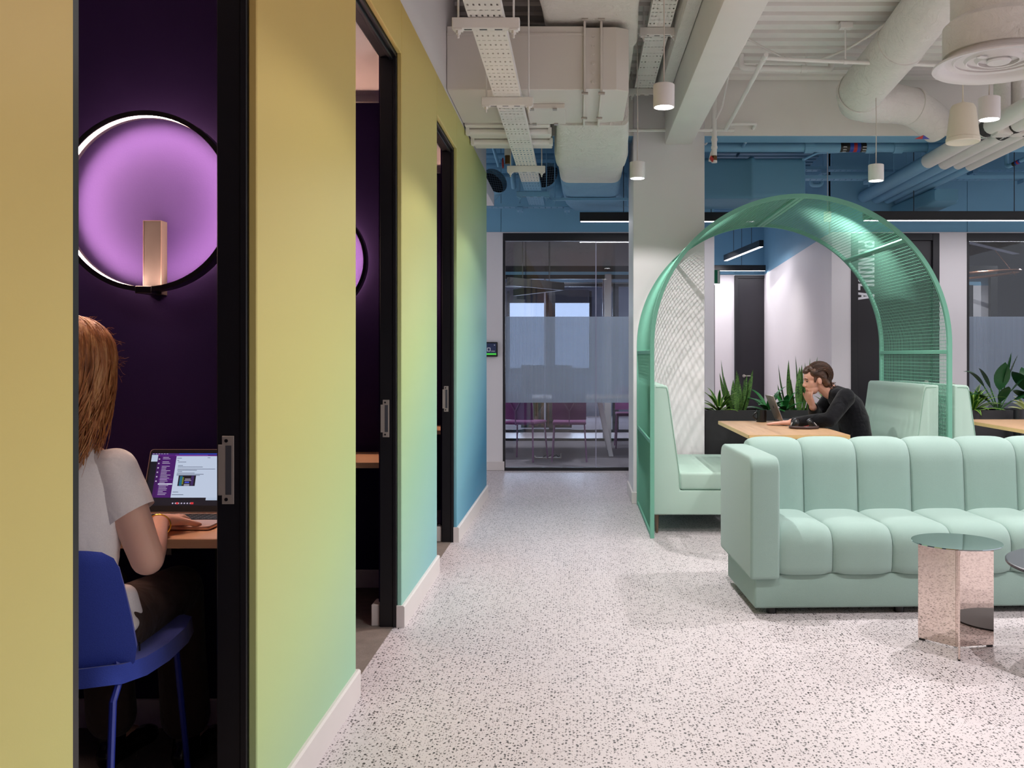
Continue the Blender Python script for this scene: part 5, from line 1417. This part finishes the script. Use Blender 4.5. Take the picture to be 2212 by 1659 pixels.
for y, w_, z in ((2.19, .16, .455), (2.22, .205, .452), (2.30, .225, .445), (2.42, .228, .442), (2.55, .222, .448), (2.63, .205, .455), (2.66, .17, .452)):
    rows_.append([(CXH + w_ * k / 5, y, z + 0.012 * (k / 5) ** 2) for k in range(-5, 6)])
shell('seat', rows_, BLUEF, ch, -0.045)
for sx in (-1, 1):
    m = MB(); m.tube([(CXH + sx * .165, 2.255, .53), (CXH + sx * .19, 2.235, .47), (CXH + sx * .193, 2.195, .43), (CXH + sx * .20, 2.15, 0)], .0085, 8); m.build('rear_leg', BLUEM, ch, smooth=True)
    m = MB(); m.tube([(CXH + sx * .18, 2.57, .44), (CXH + sx * .20, 2.62, 0)], .0085, 8); m.build('front_leg', BLUEM, ch, smooth=True)

# ================================================================ people
def remesh(mb, name, mats, parent, voxel, smooth=3, fac=0.5, inflate=0.0):
    me = bpy.data.meshes.new(name); off = ORG.get(parent.name, Vector()) if parent else Vector()
    me.from_pydata([p - off for p in mb.v], [], mb.f)
    bm = bmesh.new(); bm.from_mesh(me); bmesh.ops.recalc_face_normals(bm, faces=bm.faces); bm.to_mesh(me); bm.free()
    o = bpy.data.objects.new(name, me); COL.objects.link(o)
    r = o.modifiers.new('r', 'REMESH'); r.mode = 'VOXEL'; r.voxel_size = voxel; r.use_smooth_shade = True
    s = o.modifiers.new('s', 'SMOOTH'); s.factor = fac; s.iterations = smooth
    dg = bpy.context.evaluated_depsgraph_get(); dg.update()
    ev = o.evaluated_get(dg); nm = bpy.data.meshes.new_from_object(ev, depsgraph=dg)
    o.modifiers.clear(); o.data = nm; nm.name = name
    nm.materials.clear()
    for m in (mats if isinstance(mats, (list, tuple)) else [mats]): nm.materials.append(m)
    nm.polygons.foreach_set('material_index', [0] * len(nm.polygons))
    nm.polygons.foreach_set('use_smooth', [True] * len(nm.polygons))
    if parent: o.parent = parent
    ORG[o.name] = off.copy()
    return o
def hem(o, p, n, rad):
    """cut a garment open along a plane (everything past the plane within rad of p goes)"""
    p = Vector(p) - ORG.get(o.name, Vector()); n = Vector(n).normalized(); bm = bmesh.new(); bm.from_mesh(o.data)
    g = [v for v in bm.verts if (v.co - p).length < rad]; gs = set(g)
    ed = [e for e in bm.edges if e.verts[0] in gs and e.verts[1] in gs]; fc_ = [f for f in bm.faces if all(v in gs for v in f.verts)]
    bmesh.ops.bisect_plane(bm, geom=g + ed + fc_, plane_co=p, plane_no=n, clear_outer=True)
    bm.to_mesh(o.data); bm.free()
def skin(name, a, b):
    M = Mat(name, a, 0.5, spec=0.35)
    f = M.noise(16, 4); M.color(M.mix(f, lin(a), lin(b))); M.bump(M.noise(240, 2), 0.08, 0.002)
    M.b.inputs['Subsurface Weight'].default_value = 0.12; M.b.inputs['Subsurface Radius'].default_value = (0.01, 0.004, 0.002)
    return M.m
SKIN1 = skin('skin_fair', (236, 186, 162), (242, 198, 176))
SKIN2 = skin('skin_warm', (204, 150, 132), (218, 168, 150))
def cloth(name, rgb, scale=9, strength=0.5):
    M = Mat(name, rgb, 0.9, spec=0.15, sheen=0.1)
    M.color(M.mix(M.noise(300, 2), tuple(c * .9 for c in M.c), tuple(min(1, c * 1.08) for c in M.c)))
    M.bump(M.noise(scale, 3, 0.5, dist=0.4), strength, 0.03)
    return M.m
TEE = cloth('tshirt_white', (248, 244, 242), 8, 0.5)
TROUS = cloth('trousers_brown', (66, 52, 46), 9, 0.6)
SWEAT = cloth('sweater_black', (15, 15, 20), 10, 0.6)
JEAN = cloth('jeans_dark', (44, 52, 78), 9, 0.4)
SHOE = plain('shoe_black', (14, 13, 14), 0.2)
def hairmat(name, a, b, c, sc):
    M = Mat(name, a, 0.42, spec=0.45)
    mp = M.node('ShaderNodeMapping'); mp.inputs['Scale'].default_value = sc; M.l.new(M.pos(), mp.inputs[0])
    f = M.noise(18, 5, 0.65, mp.outputs[0], 0.8)
    M.color(M.ramp(f, [(0.3, a), (0.5, b), (0.7, c)])); M.bump(M.noise(50, 3, 0.6, mp.outputs[0], 0.6), 0.45, 0.006)
    return M.m
HAIRB = hairmat('hair_blonde', (104, 58, 30), (176, 112, 64), (224, 170, 110), (3.2, 3.2, 0.35))
HAIRD = hairmat('hair_brown', (36, 22, 16), (62, 38, 26), (98, 62, 40), (1.0, 2.6, 1.6))

def chain(mb, pts, n=20, k=4):
    """ellipsoids blended along a spine: pts = [(centre, (rx, ry, rz))]"""
    for (p, r), (q, t) in zip(pts, pts[1:]):
        for j in range(k + 1):
            u = j / k; mb.ball(Vector(p).lerp(Vector(q), u), Vector(r).lerp(Vector(t), u), n, 12)

# ---------------------------------------------------------------- the woman in the booth (facing +y)
wo = thing('person', 'person with long reddish blonde hair and white t-shirt seen from behind, typing in the booth', 'person', (-1.33, 2.42, 0))
X0 = -1.33
b = MB()
hc = Vector((X0 - 0.0, 2.46, 1.225))
b.ball(hc, (.073, .092, .098), 20, 14); b.ball(hc + Vector((0, .05, -.055)), (.052, .052, .062), 16, 10)
b.ball(hc + Vector((0, .103, -.03)), (.011, .016, .018), 10, 8)                     # nose
for s in (-1, 1): b.ball(hc + Vector((s * .073, .0, -.02)), (.01, .02, .03), 10, 8)   # ears
b.limb([((X0, 2.44, 1.16), .052), ((X0, 2.425, 1.04), .056)])
b.limb([((X0, 2.42, .97), (.115, .055, .06)), ((X0, 2.405, .86), (.115, .08, .1)), ((X0, 2.375, .72), (.11, .08, .1)), ((X0, 2.38, .58), (.125, .09, .1))], 20)
def hand(b, wrist, palm_dir, up, side, L=0.085, curl=0.5, thumb=1, spread=0.25, r=0.0085):
    """palm slab, four unequal bent fingers, thumb on the side"""
    w_, d, u, s = Vector(wrist), Vector(palm_dir).normalized(), Vector(up).normalized(), Vector(side).normalized()
    for k in range(4):
        t = (k - 1.5); a = w_ + s * t * .006; q = w_ + d * L + s * t * .0195
        b.limb([(a, .019), (a.lerp(q, .55), .0155), (q, .0115)], 10)
    for k, (fl, ax) in enumerate(((.072, 0), (.082, .01), (.077, .01), (.060, 0))):
        t = (k - 1.5) * thumb * -1
        p = w_ + d * (L + .003) + s * t * .0195; dd = (d + s * t * spread * .12).normalized()
        pts = [(p, r * 1.12)]; ang = 0
        for seg, share in enumerate((.45, .32, .23)):
            ang += curl * (0.55 if seg == 0 else 0.8)
            vdir = dd * math.cos(ang) - u * math.sin(ang); p = p + vdir * fl * share; pts.append((p, r * (1.02 - .12 * seg)))
        b.limb(pts, 10)
    p = w_ + d * .022 + s * thumb * .022 ; td = (d * .62 + s * thumb * .75 - u * .22).normalized()
    q = p + td * .042; q2 = q + (td + d * .5 - u * .2).normalized() * .030
    b.limb([(p, .016), (q, .0115), (q2, .009), (q2 + (td + d * .8 - u * .2).normalized() * .014, .008)], 10)
wr = Vector((-1.200, 2.655, .772)); el = Vector((-1.118, 2.405, .722)); sh = Vector((-1.208, 2.415, .948))
b.limb([(sh, .054), (sh.lerp(el, .5), .0475), (el, .0415), (el.lerp(wr, .3), .040), (el.lerp(wr, .7), .031), (wr, .0245)], 16)
hand(b, wr + Vector((0, .012, .002)), (0.02, 1, -.03), (0, 0.05, 1), (1, 0, 0), .075, 0.62, 1, .5, .0078)
wr2 = Vector((-1.40, 2.66, .775)); el2 = Vector((-1.53, 2.42, .73)); sh2 = Vector((-1.452, 2.415, .948))
b.limb([(sh2, .054), (sh2.lerp(el2, .5), .0475), (el2, .0415), (wr2, .0245)], 16)
hand(b, wr2 + Vector((0, .012, 0)), (0, 1, -.03), (0, .05, 1), (1, 0, 0), .075, .62, -1, .5, .0078)
for s, kx in ((1, -1.205), (-1, -1.43)):
    hip = Vector((X0 + s * .085, 2.40, .55)); kn = Vector((kx, 2.80, .555)); an = Vector((kx + .01, 2.82, .10))
    b.limb([(hip, .08), (kn, .055), (kn.lerp(an, .4), .05), (an, .036), (an + Vector((0, .13, -.055)), .03)], 14)
remesh(b, 'body', SKIN1, wo, 0.0052, 4)
# t-shirt
c = MB()
chain(c, [((X0, 2.41, 1.0), (.075, .06, .04)), ((X0, 2.40, .955), (.125, .085, .05)), ((X0, 2.395, .90), (.142, .10, .07)), ((X0, 2.39, .82), (.150, .112, .09)), ((X0, 2.365, .70), (.148, .115, .09)), ((X0, 2.36, .60), (.165, .13, .08)), ((X0 + .02, 2.37, .555), (.18, .138, .05))], 22)
c.limb([((-1.185, 2.42, .62), .034), ((-1.170, 2.44, .56), .026), ((-1.163, 2.45, .53), .016)])
ts = remesh(c, 'tshirt', TEE, wo, 0.006, 6)
for (p, q) in ((sh, el), (sh2, el2)):
    g = -1 if p.x < X0 else 1; p = Vector(p); c = MB()
    c.limb([(p + Vector((-.05 * g, -.005, .006)), .05), (p + Vector((0, 0, .005)), .058), (p.lerp(q, .25), .063), (p.lerp(q, .52), .0645)], 20)
    sv = remesh(c, 'sleeve', TEE, ts, 0.006, 6); hem(sv, p.lerp(q, .50), (q - p) + Vector((.06 * g, 0, 0)), .2)
# trousers and shoes
c = MB(); c.limb([((X0, 2.38, .52), (.175, .14, .085))], 24)
for s, kx in ((1, -1.205), (-1, -1.43)):
    hip = Vector((X0 + s * .095, 2.42, .535)); kn = Vector((kx, 2.79, .545)); an = Vector((kx + .015, 2.81, .16))
    c.limb([(hip, .098), (hip.lerp(kn, .5), .086), (kn, .074), (kn.lerp(an, .5), .07), (an, .072)], 18)
remesh(c, 'trousers', TROUS, wo, 0.008, 6)
for s, kx in ((1, -1.195), (-1, -1.42)):
    c = MB(); c.limb([((kx + .01, 2.79, .05), (.036, .05, .045)), ((kx + .015, 2.87, .045), (.04, .06, .04)), ((kx + .03, 2.97, .034), (.042, .06, .03))], 16); c.limb([((kx + .01, 2.80, .06), .04), ((kx + .012, 2.81, .15), .036)])
    remesh(c, 'shoe', SHOE, wo, 0.006, 3)
# bracelet, rings
BR = plain('gold_bracelet', (226, 168, 58), 0.18, 0.95)
d_ = (wr - el).normalized(); cc = wr - d_ * .022; q_ = d_.to_track_quat('Z', 'Y').to_matrix()
m = MB(); m.tube([cc + q_ @ Vector((.032 * math.cos(2 * PI * k / 40), .030 * math.sin(2 * PI * k / 40), .006 * math.sin(2 * PI * k / 40))) for k in range(41)], 0.0022, 8, caps=False); m.build('bracelet', BR, wo, smooth=True)
# hair: a soft mass under many strands
rnd = random.Random(11)
hcap = hc + Vector((0, -.012, .018))
c = MB(); c.ball(hcap, (.093, .108, .104), 24, 16)
c.limb([(hc + Vector((.028, -.045, -.03)), (.064, .06, .09)), (hc + Vector((.030, -.06, -.12)), (.062, .045, .08)), (hc + Vector((.02, -.07, -.2)), (.05, .03, .06))], 18)
c.limb([(hc + Vector((-.028, -.045, -.03)), (.064, .06, .09)), (hc + Vector((-.030, -.06, -.12)), (.062, .045, .08))], 18)
hr = remesh(c, 'hair', HAIRB, wo, 0.007, 5)
m = MB(); NS = 520
for k in range(NS):
    side = rnd.uniform(-2.75, .35) if rnd.random() < .85 else rnd.uniform(0, 2 * PI)
    part = rnd.uniform(-.5, .9); lay = rnd.uniform(.97, 1.06); ph = rnd.uniform(0, 6.28); ln = rnd.uniform(.62, 1.18); amp = rnd.uniform(.003, .012)
    pts = []; L_ = 16; low = rnd.uniform(-.35, .05)
    start = rnd.uniform(1.25, 1.55) if rnd.random() < .8 else rnd.uniform(.7, 1.2)
    for i in range(L_):
        t = i / (L_ - 1)
        if t < .42:
            e_ = start + (low - start) * (t / .42); a_ = side + part * .35 * math.sin(e_) ** 2
            q = hcap + Vector((math.cos(a_) * math.cos(e_) * .096, math.sin(a_) * math.cos(e_) * .111, math.sin(e_) * .107)) * lay
            end = q
        else:
            u = (t - .42) / .58
            q = end + Vector((-(end.x - hcap.x) * .12 * u + amp * math.sin(ph + 5.5 * u) * (.3 + u), -.085 * u * u + amp * .6 * math.cos(ph + 4 * u), -.245 * u * ln))
        pts.append(q)
    r0 = rnd.uniform(.0018, .0042)
    m.tube(pts, [r0 * (1 if i < 9 else 1 - (i - 9) / 6.6) for i in range(L_)], 5, caps=False, flat=.6)
# two loose locks in front of the right shoulder and fly-away hairs
for dx, dz, r0 in ((.085, -.25, .007), (.075, -.27, .006), (.06, -.30, .006), (.09, -.235, .005), (.03, -.29, .008), (.01, -.31, .008)):
    pts = [hc + Vector((dx * 1.05, -.04 - .0012 * i * i, -.02 + (dz + .02) * i / 9)) + Vector((.011 * math.sin(i * .8 + dx * 60), .006 * math.cos(i * .7), 0)) for i in range(10)]
    m.tube(pts, [r0 * (1 - (i / 9.5) ** 2 * .9) for i in range(10)], 6, caps=False)
for k in range(46):
    a = rnd.uniform(-.35, 1.5); e_ = math.cos(max(a, 0)); base = hcap + Vector((e_ * .086 + .002, e_ * .052 + rnd.uniform(-.02, .01), math.sin(a) * .107 if a > 0 else a * .17))
    o_ = Vector((rnd.uniform(.008, .032), rnd.uniform(-.01, .01), rnd.uniform(-.025, .012))); cv = Vector((0, 0, rnd.choice((-1, 1)) * rnd.uniform(.002, .006)))
    m.tube([base + o_ * (j / 6) + cv * math.sin(PI * j / 6) for j in range(7)], [.00045] * 6 + [.0002], 3, caps=False)
st_ = m.build('hair_strands', HAIRB, hr, smooth=True); st_['kind'] = 'stuff'

# ---------------------------------------------------------------- the man on the right bench (facing -x)
ma = thing('person', 'person with brown hair in a black sweater leaning over a laptop, chin on one hand', 'person', (2.08, 6.92, 0.43))
b = MB(); YM = 6.92
def E(x, z, rx, ry, rz, y=YM, tilt=0.0):
    R_ = Matrix.Rotation(tilt, 3, 'Y'); b.ball((x, y, z), (rx, ry, rz), 22, 14, R_)
E(1.793, 1.102, .092, .075, .090)
E(1.752, 1.100, .062, .066, .060)                               # forehead
E(1.752, 1.050, .052, .059, .062)                               # cheeks
E(1.757, 1.005, .042, .050, .042, tilt=0.2)                    # jaw
E(1.738, .984, .020, .028, .018)                               # chin
E(1.699, 1.080, .010, .044, .010)                              # brow
b.limb([((1.700, YM, 1.068), .0075), ((1.695, YM, 1.048), .0095), ((1.690, YM, 1.031), .0115), ((1.704, YM, 1.021), .009)], 10)
for s in (-1, 1):
    b.ball((1.698, YM + s * .0105, 1.026), .0075, 8, 6)
E(1.709, 1.006, .010, .020, .0055); E(1.712, .996, .010, .018, .0055)
for s in (-1, 1):
    E(1.790, 1.064, .016, .009, .027, YM + s * .077, -0.15)
b.limb([((1.82, YM, 1.04), .056), ((1.885, YM, .985), .060)], 16)
b.limb([((1.955, YM, .94), (.07, .13, .06)), ((2.02, YM, .86), (.08, .13, .09)), ((2.07, YM, .72), (.085, .12, .1)), ((2.09, YM, .56), (.09, .13, .10))], 20)
shL = Vector((1.955, 6.755, .948)); elL = Vector((1.815, 6.66, .792)); wrL = Vector((1.590, 6.885, .757))
shR = Vector((1.955, 7.085, .948)); elR = Vector((1.835, 7.13, .785)); wrR = Vector((1.758, 6.930, .872))
for p, q, r_ in ((shL, elL, wrL), (shR, elR, wrR)):
    b.limb([(p, .055), (p.lerp(q, .5), .047), (q, .042), (q.lerp(r_, .4), .038), (r_, .027)], 14)
hand(b, wrL + Vector((-.012, .004, -.002)), (-.93, .36, -.06), (0, 0, 1), (.36, .93, 0), .085, 0.08, 1, .6, .0088)
hand(b, wrR + Vector((-.004, -.004, .010)), (-.42, -.22, .88), (-.84, -.30, -.45), (.42, -.90, .0), .060, 0.62, -1, .5, .0085)
for s in (-1, 1):
    b.limb([((2.08, YM + s * .09, .53), .085), ((1.66, YM + s * .11, .55), .06), ((1.70, YM + s * .11, .30), .05), ((1.74, YM + s * .11, .09), .038), ((1.62, YM + s * .11, .04), .03)], 14)
remesh(b, 'body', SKIN2, ma, 0.0038, 3)
for s in (-1, 1):
    m = MB(); m.ball((1.7055, YM + s * .031, 1.060), (.006, .010, .005), 12, 8); m.build('eye', plain('eye_dark', (44, 32, 28), .3), ma, smooth=True)
    m = MB(); m.tube([(1.6905, YM + s * .014, 1.078), (1.6905, YM + s * .030, 1.081), (1.699, YM + s * .046, 1.079), (1.708, YM + s * .054, 1.075)], [.002, .0032, .003, .0015], 6); m.build('eyebrow', HAIRD, ma, smooth=True)
c = MB()
chain(c, [((1.893, YM, .985), (.045, .07, .045)), ((1.93, YM, .965), (.075, .13, .065)), ((1.972, YM, .93), (.095, .165, .085)), ((2.025, YM, .87), (.105, .172, .10)), ((2.06, YM, .77), (.110, .168, .11)), ((2.08, YM, .64), (.112, .17, .11)), ((2.09, YM, .54), (.12, .18, .06))], 24)
for p, q, r_ in ((shL, elL, wrL), (shR, elR, wrR)):
    e_ = q.lerp(r_, .93); c.limb([(p, .069), (p.lerp(q, .5), .061), (q, .054), (q.lerp(r_, .45), .050), (e_, .036)], 18)
sw = remesh(c, 'sweater', SWEAT, ma, 0.0065, 5)
hem(sw, elL.lerp(wrL, .95), wrL - elL, .07); hem(sw, elR.lerp(wrR, .95), wrR - elR, .07)
c = MB(); c.limb([((2.08, YM, .53), (.13, .18, .09))], 20)
for s in (-1, 1): c.limb([((2.08, YM + s * .095, .53), .098), ((1.66, YM + s * .11, .545), .075), ((1.70, YM + s * .11, .30), .066), ((1.73, YM + s * .11, .12), .06)], 16)
remesh(c, 'jeans', JEAN, ma, 0.009, 4)
for s in (-1, 1):
    c = MB(); c.limb([((1.745, YM + s * .11, .045), (.05, .04, .042)), ((1.66, YM + s * .11, .04), (.06, .042, .036)), ((1.59, YM + s * .11, .034), (.05, .042, .03))], 14); remesh(c, 'shoe', SHOE, ma, 0.007, 3)
# hair: swept back, curling out at the nape
c = MB()
c.ball((1.806, YM, 1.118), (.090, .086, .088), 22, 14)
c.limb([((1.735, YM, 1.150), (.045, .06, .030)), ((1.705, YM, 1.134), (.026, .05, .022))], 16)
c.limb([((1.86, YM, 1.08), (.036, .078, .055)), ((1.872, YM, 1.035), (.028, .066, .035))], 16)
for s in (-1, 1):
    c.limb([((1.765, YM + s * .06, 1.125), (.045, .024, .035)), ((1.825, YM + s * .062, 1.085), (.034, .025, .045)), ((1.845, YM + s * .058, 1.045), (.028, .024, .03))], 12)
    c.ball((1.757, YM + s * .066, 1.075), (.010, .010, .026), 10, 8)
hm = remesh(c, 'hair', HAIRD, ma, 0.005, 3)
m = MB()
for k in range(230):
    s = rnd.uniform(-.97, .97); q_ = math.sqrt(1 - s * s * .9); lay = rnd.uniform(.99, 1.045); pts = []; ph = rnd.uniform(0, 6)
    a1 = PI * (.90 - .06 * abs(s)); a2 = rnd.uniform(-.75, -.1)
    for i in range(11):
        t = i / 10; ang = a1 + (a2 - a1) * t
        pts.append((1.805 + math.cos(ang) * .098 * q_ * lay + .012 * (1 - q_), YM + (s * .089 + .006 * math.sin(ph + 5 * t)) * lay, 1.114 + math.sin(ang) * .094 * q_ * lay - .02 * (1 - q_)))
    m.tube(pts, [.0026 * (1 - .7 * abs(2 * i / 10 - 1) ** 2) for i in range(11)], 4, caps=False)
for k in range(70):
    s = rnd.uniform(-1, 1); z0 = rnd.uniform(1.02, 1.075); x0 = 1.868 + rnd.uniform(-.02, .015)
    fl = rnd.uniform(.02, .05); p = Vector((x0, YM + s * .062, z0))
    m.tube([p + Vector((-.01, 0, .02)), p, p + Vector((.004, 0, -.016)), p + Vector((.012 + fl * .15, 0, -.026)), p + Vector((.018 + fl * .35, s * .004, -.028)), p + Vector((.022 + fl * .6, s * .006, -.020 + rnd.uniform(-.006, .006)))], [.003, .0045, .0045, .004, .003, .001], 6, caps=False)
s_ = m.build('hair_strands', HAIRD, hm, smooth=True); s_['kind'] = 'stuff'

# ---------------------------------------------------------------- groups of look-alikes
GROUPS = {'meeting_chair': 'purple chairs behind the glass', 'booth_bench': 'mint booth benches', 'booth_table': 'oak booth tables', 'planter_box': 'black planters behind the booths',
          'dracaena': 'lime striped plants', 'snake_plant': 'spotted sword leaved plants', 'leafy_plant': 'low leafy plants', 'broad_leaved_plant': 'broad leaved plants on the right',
          'ring_lamp': 'ring lamps in the phone booths', 'booth_desk': 'desk tops in the phone booths', 'cable_tray': 'perforated cable trays', 'linear_light': 'black linear lights',
          'round_duct': 'blue round ducts with grilles', 'insulated_pipe': 'wrapped vertical pipes', 'valve_pipe': 'drop pipes with valves'}
for o in COL.objects:
    n = o.name.split('.')[0]
    if o.parent is None and 'category' in o.keys():
        if n in GROUPS: o['group'] = GROUPS[n]
        elif n == 'pipe' and 'of the four parallel pipes' in o['label']: o['group'] = 'four parallel pipes turning blue'
